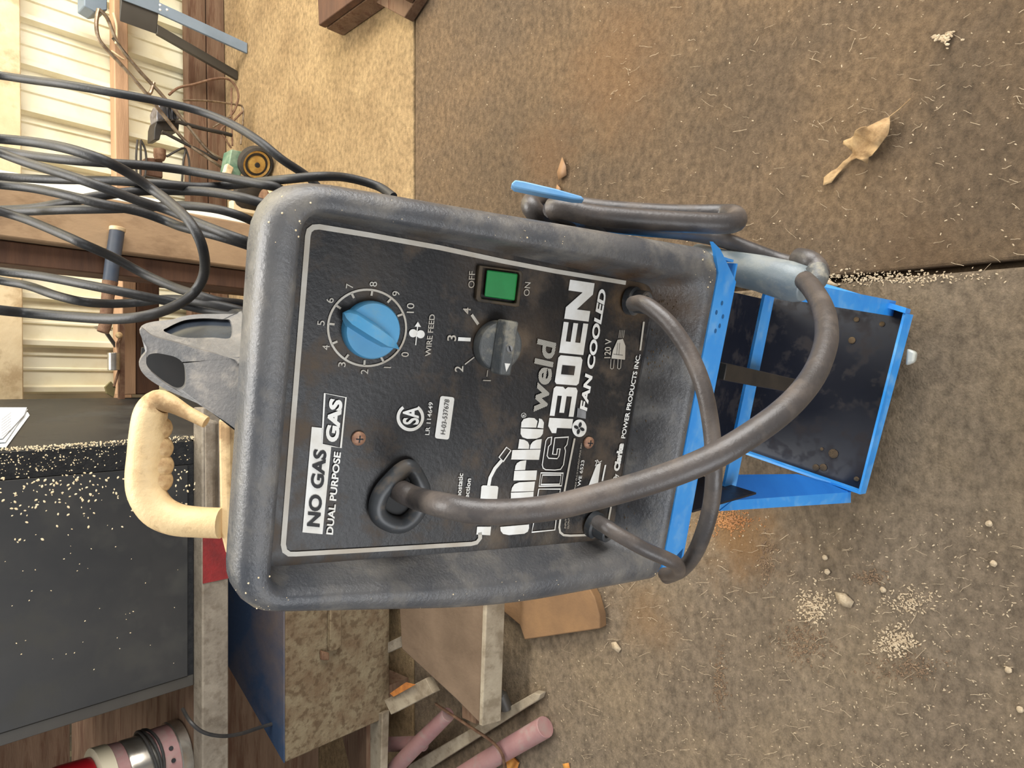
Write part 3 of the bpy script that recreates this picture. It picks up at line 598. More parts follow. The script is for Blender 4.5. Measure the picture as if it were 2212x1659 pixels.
# two cable glands
def gland(x, y, r, ln, dirv):
    c = onp(x, y, 0); bm = BM()
    revolve(bm, [(r * 1.25, -.002), (r * 1.25, .003), (r, .004), (r, ln), (r * .9, ln + .001), (r * .62, ln), (r * .60, ln - .006)], c, dirv, 24); return finish('cable_gland', bm, M_rub2, weld)
gland(1365, 650, .0085, .012, (PN - PU * .35 + EX * .02)); gland(1283, 1133, .0085, .014, (PN - PU * .35 - EX * .10))
# dirt caked along the bottom wall
bm = BM()
for i in range(170):
    a = random.uniform(.03, .10) if i % 4 else random.uniform(-.10, .03); t = random.random(); c = pp(a, -.133 - .020 * t, .003 + .014 * t); r = random.uniform(.0002, .0007)
    bmesh.ops.create_icosphere(bm, subdivisions=1, radius=r, matrix=Matrix.Translation(c) @ Matrix.Diagonal((1.6, .8, .6, 1)))
tag(finish('caked_dirt', bm, M_dirt, weld), kind='stuff')
bm = BM()
for i in range(90):
    k = random.randrange(len(LO[5])); l = random.choice((3, 4, 4, 5, 6)); q = LO[l][k]; q2 = LO[l][(k + 1) % len(LO[l])]; t = random.random(); q3_ = LO[l + 1][k]; u = random.random()
    c = pp(q[0] + (q2[0] - q[0]) * t, q[1] + (q2[1] - q[1]) * t, q[2]).lerp(pp(q3_[0] + (q2[0] - q[0]) * t, q3_[1] + (q2[1] - q[1]) * t, q3_[2]), u); bmesh.ops.create_icosphere(bm, subdivisions=1, radius=random.choice((.0002, .0003, .0006)), matrix=Matrix.Translation(c))
tag(finish('dust_specks', bm, M_grain, weld), kind='stuff')

# ================================================================== CART
cart = thing('welding_cart', wl(0, .36, 0), 'bright blue sheet-steel welding cart with open lower tray under the welding machine', 'cart')
bm = BM(); lip = [(1540, 522), (1556, 538), (1590, 609), (1476, 1184), (1463, 1198), (1427, 1238), (1431, 1226), (1497, 878), (1528, 720), (1552, 590), (1546, 545)]
prism(bm, [onb(x, y, .2475) for x, y in lip], EY * .0025); finish('shelf_lip', bm, M_blue, cart)
sh_c = lambda b: .5335 - (b - .25) * math.sin(T0) * .9
bm = BM(); hexa(bm, [wl(-.125, .2515, .520), wl(.125, .2515, .520), wl(.125, .52, .450), wl(-.125, .52, .450), wl(-.125, .2515, .523), wl(.125, .2515, .523), wl(.125, .52, .453), wl(-.125, .52, .453)])
finish('upper_shelf', bm, M_blue, cart)
for s in (-1, 1):
    bm = BM(); hexa(bm, [wl(s * .1255, .2535, .524), wl(s * .1275, .2535, .524), wl(s * .1275, .52, .455), wl(s * .1255, .52, .455), wl(s * .1255, .2535, .552), wl(s * .1275, .2535, .552), wl(s * .1275, .52, .48), wl(s * .1255, .52, .48)])
    finish('shelf_side', bm, M_blue, cart)
bm = BM(); prism(bm, [onb(x, y, .30) for x, y in ((1658, 612), (1679, 612), (1594, 1032), (1583, 1081), (1575, 1101), (1554, 1104))], EY * .003)
finish('middle_rail', bm, M_blue, cart)
# side posts, angle section
def post(name, L):                                                 # px,y,b corners of a folded strip
    bm = BM(); prism(bm, [onb(x, y, b) for x, y, b in L], EY * .003); return finish(name, bm, M_blue, cart)
bm = BM(); P = [onb(1554, 1104, .299), onb(1583, 1081, .299), onb(1838, 1063, .257), onb(1838, 1086, .257)]; prism(bm, P, EY * .003); finish('front_post', bm, M_blue, cart)
bm = BM(); P = [onb(1583, 1081, .299), onb(1594, 1030, .312), onb(1725, 1028, .300), onb(1846, 1060, .266), onb(1838, 1063, .257)]; prism(bm, P, EX * .002 + EY * .002); finish('post_web', bm, mat('blue_paint_shaded', rgb(26, 98, 178), rgb(34, 110, 190), .4, scale=18), cart)  # same post paint, shade of the inner face put into a darker blue
bm = BM(); bar(bm, wl(.121, .30, .345), wl(.128, .256, .035), EX * .010, EY * .0015); finish('front_post', bm, M_blue, cart)
for s in (-1, 1):
    bm = BM(); bar(bm, wl(s * .120, .50, .46), wl(s * .120, .50, .035), EX * .010, EY * .0015); finish('rear_post', bm, M_blue, cart)
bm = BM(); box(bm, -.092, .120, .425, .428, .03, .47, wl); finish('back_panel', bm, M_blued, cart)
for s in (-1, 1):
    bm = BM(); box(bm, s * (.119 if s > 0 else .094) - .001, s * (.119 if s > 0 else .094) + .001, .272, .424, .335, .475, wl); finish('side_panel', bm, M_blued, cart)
# tray
FL, FR = onz(1858, 1068, .052), onz(1956, 677, .052); FLb, FRb = onz(1870, 1066, .032), onz(1973, 680, .032)
BL, BR = onz(1606, 980, .052), onz(1762, 618, .052)
back = 1.32
BL2 = FL + (BL - FL) * back; BR2 = FR + (BR - FR) * (back * 1.25)
dz = V((0, 0, -.018)); 
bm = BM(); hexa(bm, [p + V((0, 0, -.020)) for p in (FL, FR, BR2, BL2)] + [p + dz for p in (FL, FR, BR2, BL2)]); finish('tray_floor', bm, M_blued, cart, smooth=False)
def flange(name, a, b, a2, b2, inn): 
    bm = BM(); hexa(bm, [a2, b2, b2 + inn, a2 + inn, a, b, b + inn, a + inn]); return finish(name, bm, M_blue, cart)
flange('tray_front', FL, FR, FLb, FRb, EY * .003)
flange('tray_side', FL, BL2, FL - V((0, 0, .022)), BL2 - V((0, 0, .022)), EX * .003)
o_r = EX * .007
bm = BM(); hexa(bm, [FR - V((0, 0, .022)), BR2 - V((0, 0, .022)), BR2 + o_r - V((0, 0, .022)), FR + o_r - V((0, 0, .022)), FR + V((0, 0, .002)), BR2 + V((0, 0, .012)), BR2 + o_r + V((0, 0, .012)), FR + o_r + V((0, 0, .002))]); finish('tray_side', bm, M_blue, cart)
bm = BM()
for (x, y, r) in ((1762, 1010, 8), (1800, 980, 11), (1778, 1010, 9), (1850, 1035, 6), (1775, 970, 4), (1850, 690, 6), (1905, 700, 6), (1840, 735, 8)):
    c = onz(x, y, .035); bmesh.ops.create_icosphere(bm, subdivisions=2, radius=r * .0006, matrix=Matrix.Translation(c) @ Matrix.Diagonal((1, 1, .25, 1)))
tag(finish('tray_dirt', bm, M_dirt, cart), kind='stuff')
for a, b, r in ((-.085, .262, .016), (.085, .262, .016), (-.10, .47, .016), (.10, .47, .016)):
    bm = BM(); revolve(bm, [(r, -.007), (r, .007)], wl(a, b, r), EX, 20); finish('caster', bm, M_caster, cart, bevel=.002)
bm = BM(); prism(bm, [onz(1958, 752, .03), onz(1978, 760, .03), onz(1974, 782, .03), onz(1955, 790, .03)], V((0, 0, -.014))); finish('caster_tab', bm, M_caster, cart, bevel=.003)
# dark square tube hanging inside the cart
bm = BM(); bar(bm, onb(1550, 800, .285), onb(1735, 838, .285), EX * .008, EY * .008); finish('hanging_tube', bm, M_dkmetal, cart, bevel=.001)
# cable hook plate on the right side
bm = BM(); hk = [(1104, 397), (1113, 388), (1132, 391), (1200, 407), (1256, 423), (1263, 431), (1240, 430), (1170, 417), (1112, 405)]
prism(bm, [at(x, y, .50) for x, y in hk], V((.0, .008, -.008))); finish('cable_hook', bm, mat('pale_blue_paint', rgb(120, 164, 200), rgb(90, 146, 196), .45, scale=30), cart, bevel=.001)
bm = BM(); bar(bm, at(1225, 440, .53), wl(.127, .36, .52), EX * .002, EY * .004); finish('hook_arm', bm, M_dkmetal, cart)
# dark stains on the lip
for x, y in ((1560, 655), (1548, 675), (1562, 684), (1555, 704), (1546, 715)):
    bm = BM(); c = onb(x, y, .2472); bmesh.ops.create_circle(bm, cap_ends=True, segments=12, radius=.0018, matrix=Matrix.Translation(c) @ EY.to_track_quat('Z', 'Y').to_matrix().to_4x4()); finish('stain', bm, mat('blue_stain', rgb(30, 90, 140)), cart)

# ================================================================== TORCH, its cable and the second lead
tor = thing('welding_torch', wl(.15, .30, .5), 'grey welding torch hanging beside the cart on its thick cable out of the front panel', 'welding torch')
def cable(name, P, r, m, parent, seg=14, n=8):
    bm = BM(); tube(bm, spl(P, n), r, seg); return finish(name, bm, m, parent)
g0d = (onp(862, 1060, -.0) - CAM).dot(F_)
cable('gun_cable', [(852, 1050, g0d + .008), (872, 1064, g0d - .010), (905, 1078, g0d - .018), (960, 1092, .392), (1050, 1106, .385), (1180, 1098, .385), (1300, 1070, .382), (1420, 1035, .378), (1530, 992, .376), (1620, 940, .38), (1700, 880, .39), (1755, 815, .41), (1782, 750, .43), (1785, 700, .45), (1775, 660, .475), (1755, 625, .50), (1738, 606, .52)], .0072, M_rub, tor, 18)
# handle
hp = [at(1500, 560, .62), at(1560, 575, .60), at(1640, 590, .58), at(1700, 606, .56), at(1728, 614, .553), at(1744, 620, .548)]
bm = BM(); tube(bm, hp, [.0140, .0142, .0150, .0158, .0150, .0118], 24); finish('torch_handle', bm, M_handle, tor, bevel=.001)
bm = BM(); e = hp[-1]; u = (hp[-1] - hp[-3]).normalized(); c = at(1742, 594, .540)
revolve(bm, [(.0030, -.002), (.0030, .002)], c, u, 14); finish('handle_hole', bm, M_blkp, tor)
# cable boot and plug end beside the handle
bm = BM(); tube(bm, spl([(1722, 560, .57), (1745, 565, .56), (1762, 578, .555), (1768, 596, .55)], 5), [.0095] * 8 + [.009] * 8, 16); finish('cable_boot', bm, M_rub, tor, bevel=.001)
bm = BM(); tube(bm, spl([(1762, 582, .545), (1766, 600, .54), (1754, 612, .54), (1740, 618, .54)], 5), .0082, 14); finish('boot_end', bm, M_gknob, tor)
# coiled part of the lead on the hook
cable('coil', [(1230, 500, .59), (1180, 478, .57), (1154, 456, .555), (1147, 440, .56), (1165, 430, .585), (1200, 436, .60), (1300, 452, .60), (1450, 462, .60), (1555, 462, .595), (1586, 464, .575), (1590, 478, .555), (1560, 483, .545), (1480, 480, .54), (1380, 474, .535), (1280, 465, .53), (1215, 450, .53), (1190, 452, .535)], .0082, M_rub, tor, 16)
cable('coil', [(1190, 452, .535), (1215, 462, .56), (1260, 478, .60), (1370, 492, .61), (1480, 502, .60), (1560, 518, .595), (1620, 540, .59), (1680, 562, .585), (1722, 572, .575)], .0068, M_rub, tor)

gc = thing('earth_lead', wl(-.12, .25, .5), 'thin black lead looping from the right gland across the blue shelf lip', 'cable')
cable('lead', [(1368, 656, .452), (1385, 655, .436), (1410, 668, .428), (1450, 705, .42), (1490, 765, .415), (1520, 840, .41), (1537, 930, .41), (1542, 1020, .412), (1536, 1090, .42), (1520, 1150, .43), (1498, 1200, .445), (1470, 1232, .47), (1440, 1246, .50)], .0051, M_rub, gc)
g2 = thing('supply_lead', wl(-.12, .25, .55), 'thin black lead from the left gland bending round the lower left corner of the machine', 'cable')
cable('lead', [(1292, 1128, .442), (1310, 1139, .430), (1345, 1160, .425), (1395, 1187, .425), (1440, 1207, .43), (1460, 1218, .437), (1466, 1230, .448), (1458, 1238, .462), (1435, 1240, .49)], .0046, M_rub, g2)

# ================================================================== BLACK CABLES hanging behind the welder
CB = [
 ('black cable nearest the right, arching down alone to the top corner of the machine', .80, .0048, [(-60, 155), (0, 163), (60, 172), (150, 184), (260, 203), (350, 220), (430, 240), (500, 268), (560, 305), (610, 345), (665, 382), (700, 420)]),
 ('black cable hanging in the wide loop right of the carry handle', .60, .0044, [(-60, 296), (0, 300), (80, 308), (150, 322), (220, 345), (280, 375), (330, 410), (370, 440), (410, 480), (436, 530), (442, 585), (422, 628), (380, 660), (320, 681), (250, 689), (150, 684), (60, 676), (0, 670), (-60, 662)]),
 ('black cable running straight beneath the widest loop towards the mower wheel', .72, .0048, [(-60, 318), (0, 325), (60, 335), (140, 345), (230, 352), (320, 358), (400, 368), (480, 382), (560, 397), (600, 406), (650, 440)]),
 ('black cable crossing the post diagonally in front of the others', .64, .0044, [(-60, 305), (0, 330), (60, 352), (144, 378), (217, 403), (300, 434), (360, 453), (412, 475), (480, 502), (530, 520), (570, 535), (640, 559)]),
 ('black cable passing over the machine corner and out along its right side', .72, .0046, [(-60, 380), (0, 382), (116, 388), (230, 390), (343, 397), (429, 404), (498, 400), (560, 393), (620, 387), (690, 381), (750, 384), (815, 402), (850, 425)]),
 ('black cable sloping over the tan post below the mower', .66, .0044, [(-60, 392), (0, 399), (72, 407), (145, 422), (217, 440), (300, 457), (360, 478), (395, 491), (463, 508), (520, 525), (590, 549)]),
 ('black cable rising from the tan post up across the pale strip', .70, .0048, [(-60, 455), (0, 454), (72, 450), (145, 437), (217, 423), (300, 413), (377, 412), (446, 414), (515, 425), (575, 442), (645, 466)]),
 ('black cable lying lowest along the face of the tan post', .69, .0044, [(-60, 458), (0, 458), (72, 456), (145, 453), (246, 451), (309, 449), (343, 446), (395, 444), (463, 451), (515, 465), (560, 484), (630, 508)]),
 ('black cable dropping off the tan post past the end of the loose timber', .66, .0044, [(-60, 440), (22, 463), (72, 480), (145, 511), (180, 527), (245, 556), (310, 591), (375, 620), (424, 636), (473, 651), (530, 658), (600, 682)]),
 ('black cable running level above the silver fittings into the loop', .64, .0042, [(-60, 578), (0, 586), (90, 597), (181, 614), (271, 632), (362, 651), (437, 668), (497, 676), (530, 680), (600, 704)]),
 ('black cable sagging between the two level cables by the loop', .66, .0042, [(-60, 590), (0, 606), (60, 617), (121, 638), (181, 652), (241, 656), (301, 653), (362, 646), (430, 652), (510, 668), (580, 692)]),
]
for lab, d, r, P in CB:
    bm = BM(); n = len(P); tube(bm, spl([(x, y, d + .02 * math.sin(i * 1.3)) for i, (x, y) in enumerate(P)], 7), r, 10)
    tag(finish('black_cable', bm, M_cable), lab, 'cable', 'black cables hanging behind the welding machine')

# ================================================================== CREAM HANDLE behind
ch = thing('tool_handle', pp(-.05, .11, -.15), 'cream plastic tool handle with finger grips and mounting strip lying behind the carry handle', 'handle')
D0 = .56
bm = BM()
path = [(478, 1130, 33), (430, 1128, 33), (380, 1122, 35), (340, 1102, 37), (317, 1066, 38), (312, 1030, 38), (315, 985, 37), (319, 935, 36), (326, 892, 34), (342, 868, 27), (368, 872, 20), (402, 890, 15), (445, 912, 13)]
pts = cr([(float(a), float(b), float(c)) for a, b, c in path], 5)
tube(bm, [at(a, b, D0) for a, b, c in pts], [c * D0 / F for a, b, c in pts], 18); finish('grip', bm, M_cream, ch)
for x, y in ((343, 925), (345, 968), (346, 1006), (344, 1038)):
    bm = BM(); bmesh.ops.create_uvsphere(bm, u_segments=16, v_segments=10, radius=28 * D0 / F, matrix=Matrix.Translation(at(x, y, D0 + .004)) @ Matrix.Diagonal((1, .9, 1, 1))); finish('finger_ridge', bm, M_cream, ch)
bm = BM(); P = [(470, 905), (493, 905), (497, 1100), (499, 1198), (486, 1198), (474, 1150)]; prism(bm, [at(x, y, D0) for x, y in P], F_ * .014); finish('mounting_strip', bm, M_cream, ch, bevel=.003)
bm = BM(); P = [(440, 905), (463, 912), (465, 1165), (442, 1160)]; prism(bm, [at(x, y, D0 + .03) for x, y in P], F_ * .01); finish('back_strip', bm, M_rail, ch, bevel=.002)

# ================================================================== WORKBENCH and what stands on it
bY = 1.30
bl, bt, bbt = -1.6, ony(437, 1100, bY).z, ony(494, 1100, bY).z
xr = ony(460, 880, bY).x
ben = thing('workbench', (-.8, 1.6, 0), 'low workbench with a flaking grey and red front rail on the left', 'workbench')
bm = BM(); box(bm, bl, xr, bY, bY + .04, bbt, bt); finish('front_rail', bm, M_rail, ben, bevel=.003)
XRb = ony(432, 951, 1.335).x - .002
rx0, rx1 = ony(460, 1256, bY).x, ony(460, 1150, bY).x
bm = BM(); box(bm, rx0, rx1, bY - .0012, bY + .02, bbt + .001, bt - .001); finish('painted_stretch', bm, M_red, ben)
bm = BM(); box(bm, bl, XRb, bY + .04, 2.08, bt - .04, bt - .002); finish('bench_top', bm, M_wooddk, ben)
for x, y in ((xr - .04, bY + .02), (XRb - .04, 2.00), (bl + .04, bY + .02), (bl + .04, 2.02), (-.85, 2.0)):
    bm = BM(); box(bm, x - .03, x + .03, y + .01, y + .06, 0, bbt if y < 1.5 else bt - .04); finish('leg', bm, M_wooddk, ben, bevel=.003)

cY = 1.335; cb = bt + .0005
cab = thing('black_cabinet', (-.35, 1.5, cb), 'big black cabinet dotted with sawdust, standing on the workbench at left', 'cabinet')
def vx(x, y, Y): r = ray(x, y); return r.x / r.y * Y
XR = ony(432, 951, cY).x; XL = ony(432, 1475, cY).x; XI = ony(405, 1003, cY).x; XF = vx(100, 863, 1.95)
ct = 1.25
def quadbox(P, z0, z1): return [V((x, y, z0)) for x, y in P] + [V((x, y, z1)) for x, y in P]
bm = BM(); hexa(bm, quadbox([(XL, cY + .006), (XR, cY + .006), (XF, 1.95), (XL - .12, 1.95)], cb, ct)); finish('carcass', bm, M_cab, cab, bevel=.002)
bm = BM(); P_ = [(XR + .0005, cY + .012), (XR + .002, cY + .012), (XF + .0018, 1.95), (XF + .0003, 1.95)]; hexa(bm, quadbox(P_, .03, ct)); finish('side_skin', bm, M_cab, cab)
bm = BM(); box(bm, XI, XR - .001, cY, cY + .0055, cb + .001, ct); finish('edge_strip', bm, M_foam, cab, smooth=False)
zf = ony(405, 1200, cY).z
bm = BM(); box(bm, XL + .02, XI - .001, cY, cY + .0055, cb + .001, zf); finish('bottom_frame', bm, M_foam, cab, smooth=False)
XLi = ony(395, 1462, cY).x
bm = BM(); box(bm, XLi, XI - .001, cY - .004, cY + .0055, zf + .001, ct); finish('door_panel', bm, M_cab, cab, bevel=.001)
bm = BM(); box(bm, XL, XLi - .001, cY - .001, cY + .0055, cb + .001, ct); finish('side_strip', bm, M_greydk, cab, bevel=.001)
bm = BM(); ring_ = random.Random(3)
def grain(p, r):
    m = Matrix.Translation(p) @ Matrix.Rotation(ring_.uniform(0, 3), 4, 'Y') @ Matrix.Diagonal((1.5, .5, .9, 1)); bmesh.ops.create_icosphere(bm, subdivisions=1, radius=r, matrix=m)
for i in range(900):
    x = ring_.uniform(0, 430); k = ring_.random()
    yline = 968 - x * .065; yl2 = 1031 - x * .07
    if k < .42: y = yline + abs(ring_.gauss(0, 5)); r = ring_.uniform(.0006, .0014)
    elif k < .80: y = ring_.uniform(yline, yl2); r = ring_.uniform(.0004, .0013); 
    else: y = yl2 + abs(ring_.gauss(0, 55)); r = ring_.uniform(.0009, .0022)
    if k >= .42 and k < .8 and ring_.random() < x / 600: continue
    grain(ony(x, y, cY - (.004 if y > yl2 else 0)), r)
for i in range(60): grain(ony(ring_.uniform(0, 400), ring_.uniform(1040, 1450), cY - .004), ring_.uniform(.0005, .0011))
tag(finish('sawdust', bm, M_grain, cab), kind='stuff')

pst = thing('paper_stack', (0, 0, 0), 'white printed papers tucked against the right side of the black cabinet', 'papers')
nside = V((1.95 - cY, -(XF - XR), 0)).normalized()                   # side face normal
def onside(x, y, o):
    P0 = V((XR, cY, 0)) + nside * o; r = ray(x, y); return CAM + r * ((P0 - CAM).dot(nside) / r.dot(nside))
WL[pst] = onside(20, 920, .002); pst.location = WL[pst]
for k, (P, o) in enumerate((([(-40, 876), (60, 890), (64, 897), (14, 965), (-40, 968)], .003), ([(-40, 878), (60, 884), (12, 954), (-40, 958)], .006), ([(-40, 880), (58, 880), (52, 896), (6, 946), (-40, 950)], .009))):
    bm = BM(); prism(bm, [onside(x, y, o) for x, y in P], nside * -.0012); finish('sheet', bm, M_paper, pst, smooth=False)
bm = BM()
for k in range(7):
    y = 893 + k * 6; a = onside(3, y + 14, .0093); b = onside(24, y - 2, .0093); ribbon(bm, [a, b], .0009, nside)
finish('print_lines', bm, M_greyp, pst, smooth=False)

bm = BM(); box(bm, -1.75, -.62, 2.085, 2.1, bt + .001, 1.3); tag(finish('board', bm, M_wooddk), 'tall dark board behind the red motor at the lower left frame corner', 'board')
# red motor with ringed base on the bench behind the cabinet
mo = ony(432, 1612, 1.40); mo.z = bt + .0005
mot = thing('electric_motor', mo, 'red and chrome electric motor with wrapped cord standing at the end of the workbench', 'motor')
R0 = .066
for nm, m_, pr in (('base_ring', M_chrome, [(R0, 0), (R0, .018), (R0 * .97, .020)]), ('lower_drum', M_pink, [(R0 * .94, .020), (R0 * .95, .055)]), ('mirror_band', M_chrome, [(R0 * .9, .056), (R0 * .93, .10), (R0 * .9, .104)]), ('upper_drum', M_pink, [(R0 * .92, .105), (R0 * .95, .125)]), ('top_ring', mat('cream_ring', rgb(196, 186, 160)), [(R0 * .98, .126), (R0 * 1.0, .150), (R0 * .9, .153)]), ('red_housing', M_redgl, [(R0 * .8, .154), (R0 * .85, .20), (R0 * .8, .29), (R0 * .4, .31)])):
    bm = BM(); revolve(bm, pr, mo, (0, 0, 1), 32); finish(nm, bm, m_, mot)
for k in range(3):
    bm = BM(); P = [mo + V((math.cos(t) * R0 * 1.0, math.sin(t) * R0 * 1.0, .055 + .006 * k + .004 * math.sin(t * 2 + k))) for t in [2 * math.pi * j / 28 for j in range(28)]]
    tube(bm, P, .0026, 8, closed=True); finish('wrapped_cord', bm, M_cable, mot)
for k in range(4):
    bm = BM(); t = -1.9 + k * .35; revolve(bm, [(.004, 0), (.004, .002)], mo + V((math.cos(t) * R0 * .945, math.sin(t) * R0 * .945, .035)), (math.cos(t), math.sin(t), 0), 10); finish('vent_hole', bm, M_blkp, mot)
bm = BM(); tube(bm, [ony(*q) for q in cr([(395., 1532., 1.33), (412., 1560., 1.28), (440., 1582., 1.27), (480., 1590., 1.27), (520., 1585., 1.28), (560., 1572., 1.30), (600., 1560., 1.31)], 6)], .0035, 8); finish('cord', bm, M_cable, mot)

# ================================================================== UNDER THE BENCH
fY = 1.26
rb = thing('metal_box', (-.4, 1.4, 0), 'rust-speckled steel box with a bent latch under the workbench rail', 'metal box')
zt = ony(616, 1450, fY).z; xL = ony(616, 1648, fY).x; xR = ony(720, 1250, fY).x; zb = max(.0, ony(842, 1450, fY).z)
tl = onz(525, 1490, zt); 
bm = BM(); dv = (tl - V((xL, fY, zt))); dv = V((dv.x, dv.y, 0)); dv = dv.normalized() * .30
hexa(bm, [V((xL, fY, zb)), V((xR, fY, zb)), V((xR, fY, zb)) + dv, V((xL, fY, zb)) + dv, V((xL, fY, zt)), V((xR, fY, zt)), V((xR, fY, zt)) + dv, V((xL, fY, zt)) + dv])
finish('box_body', bm, M_rustbox, rb, bevel=.003)
bm = BM(); hexa(bm, [V((xL, fY, zt)), V((xR, fY, zt)), V((xR, fY, zt)) + dv, V((xL, fY, zt)) + dv] + [p + V((0, 0, .003)) for p in (V((xL, fY, zt)), V((xR, fY, zt)), V((xR, fY, zt)) + dv, V((xL, fY, zt)) + dv)])
finish('lid', bm, M_bluetop, rb, bevel=.001)
bm = BM(); prism(bm, [ony(x, y, fY - .001) for x, y in ((707, 1300), (731, 1300), (731, 1392), (720, 1402), (706, 1405))], V((0, -.012, 0))); finish('latch_bar', bm, M_rustbox, rb, bevel=.002)
bm = BM(); prism(bm, [ony(x, y, fY - .001) for x, y in ((690, 1404), (706, 1408), (706, 1424), (690, 1424))], V((0, -.010, 0))); finish('latch_lug', bm, M_rusty, rb, bevel=.002)
if zb > .002:
    for x0 in (xL + .03, xR - .06):
        bm = BM(); box(bm, x0, x0 + .03, fY + .02, fY + .22, 0, zb - .0005); finish('runner', bm, M_wooddk, rb)
# dusty blue drum standing behind the box
def lyplank(name, top, z, th, m, lab, cat, bev=.002):
    bm = BM(); prism(bm, [onz(x, y, z) for x, y in top], V((0, 0, -th))); o = finish(name, bm, m, bevel=bev); return tag(o, lab, cat)
lyplank('steel_tray', [(862, 1300), (1045, 1300), (1036, 1562), (985, 1510), (868, 1402)], .10, .012, M_brown, 'dusty brown sheet-metal plate with angled left edge under the bench', 'metal plate')
bm = BM(); P = [onz(1043, 1290, .102), onz(1034, 1566, .102)]; prism(bm, [P[0], P[1], P[1] + V((0, -.004, -.102)), P[0] + V((0, -.004, -.102))][:2] + [P[1] + V((.0, -.012, -.04)), P[0] + V((0, -.012, -.04))], V((0, -.01, .0)))
tag(finish('steel_bar', bm, M_stick, bevel=.002), 'pale grey bar along the front of the dusty brown plate', 'bar')
for x, y in ((960, 1330), (1020, 1540)):
    p = onz(x, y, .088); bm = BM(); box(bm, p.x - .02, p.x + .02, p.y - .01, p.y + .03, 0, .0878); tag(finish('wood_block', bm, M_wooddk, bevel=.002), 'dark wooden block under the dusty brown plate, %s' % ('nearer the machine' if y < 1400 else 'at its pointed end'), 'wood block')
lyplank('board', [(1152, 1497), (1167, 1500), (1163, 1512), (905, 1675), (862, 1680), (885, 1650)], .020, .019, M_stick, 'long grey weathered stick lying diagonally on the floor under the bench', 'stick')
lyplank('wood_block', [(1060, 1298), (1268, 1262), (1284, 1290), (1295, 1330), (1296, 1358), (1133, 1382), (1122, 1350)], .022, .021, M_block, 'brown wooden block with a rounded corner lying on the floor beside the machine', 'wood block')
lyplank('board', [(796, 1540), (826, 1540), (822, 1680), (795, 1680)], .10, .02, M_stick, 'pale narrow board end under the rusty box at the frame edge', 'board')
lyplank('board', [(735, 1575), (792, 1530), (792, 1680), (760, 1680)], .11, .02, M_wooddk, 'brown board leaning behind the pale board under the rusty box', 'board')
lyplank('leaf', [(1092, 1640), (1108, 1636), (1120, 1648), (1112, 1675), (1098, 1675)], .006, .003, M_leafo, 'bright orange dead leaf at the frame edge by the pink pipe', 'leaf', 0)
def pipe(lab, P, r, m, nm='pipe', cat='pipe', ri=None):
    bm = BM(); tube(bm, [onz(x, y, z) for x, y, z in P], ri or r, 18); return tag(finish(nm, bm, m, bevel=.001), lab, cat)
pipe('faded pink steel pipe lying lowest, its end out on the open floor', [(1178, 1570, .020), (1040, 1650, .020), (960, 1700, .020)], .020, M_pink)
pipe('faded pink pipe slanting behind the grey weathered stick', [(968, 1543, .05), (905, 1605, .05), (845, 1668, .05)], .0175, M_pink, ri=[.015, .0175, .0175])
pipe('short pink bar between the pale board and the slanting pink pipe', [(832, 1608, .03), (915, 1606, .03)], .016, M_pink, 'rod', 'rod')
pipe('dark curved hose beside the dusty brown plate', [(1065, 1490, .03), (1085, 1505, .03), (1095, 1530, .02)], .012, M_greydk, 'hose', 'hose')
bm = BM(); tube(bm, [onz(*q) for q in cr([(940., 1520., .06), (1000., 1560., .05), (1060., 1600., .045), (1085., 1630., .045), (1090., 1665., .02)], 6)], .003, 8); tag(finish('wire', bm, M_rusty), 'thin rusty wire curling over the pink pipe', 'wire')
bm = BM(); bar(bm, onz(842, 1398, .08), onz(885, 1378, .08), V((.012, 0, 0)), V((0, 0, .006))); tag(finish('stick', bm, M_rail, bevel=.001), 'grey stick end poking out right under the rusty box, upper one', 'stick')
bm = BM(); bar(bm, onz(845, 1525, .10), onz(935, 1478, .09), V((.012, .012, 0)), V((0, 0, .010))); tag(finish('stick', bm, M_stick, bevel=.001), 'pale thick stick below the rusty box with orange scrap on it', 'stick')
bm = BM(); prism(bm, [onz(x, y, .113) for x, y in ((842, 1498), (875, 1475), (895, 1480), (850, 1505))], V((0, 0, -.004))); tag(finish('scrap', bm, M_orange), 'rust-orange scrap lying on the pale thick stick', 'scrap')
# dark boards added for the shade under the bench, behind the rusty box
for k in range(5):
    bm = BM(); y0 = 1.66 + k * .03; z1 = .34 - k * .03; box(bm, -1.5, -.45 - .04 * k, y0, y0 + .018, 0, z1 * .9); tag(finish('board', bm, M_wooddk, bevel=.002), 'dark brown board added on edge for the shade under the workbench', 'board', 'dark boards under the workbench')

# ================================================================== TIMBERS AND FITTINGS BY THE GIRT
tb = thing('timber', (-.2, 1.95, .3), 'square red-brown timber with pale cut end lying along the wall girt', 'timber')
tY = 1.93; t0x, t1x = ony(310, 562, tY), ony(320, 852, tY)
zt1 = ony(295, 600, tY).z; zt0 = ony(345, 600, tY).z
bm = BM(); box(bm, t1x.x, t0x.x, tY, tY + .06, zt0, zt1); finish('timber_body', bm, M_woodred, tb, bevel=.004)
bm = BM(); box(bm, t0x.x + .0005, t0x.x + .012, tY - .004, tY + .055, zt0 + .004, zt1 + .006); finish('cut_end', bm, M_rusty, tb, bevel=.006)
bm = BM(); prism(bm, [ony(x, y, tY - .006) for x, y in cr([(318., 546.), (324., 560.), (320., 575.), (306., 578.), (293., 573.), (289., 558.), (297., 546.)], 3, True)], V((0, .003, 0))); finish('end_grain', bm, mat('end_grain', rgb(190, 160, 104), rgb(120, 88, 50), .9, scale=90, bump=.8), tb)
bm = BM(); box(bm, t1x.x, ony(280, 566, tY).x, tY + .0, tY + .055, zt1 + .001, zt1 + .034); tag(finish('batten', bm, M_woodx, bevel=.002), 'orange-tan batten resting along the red-brown timber', 'batten')
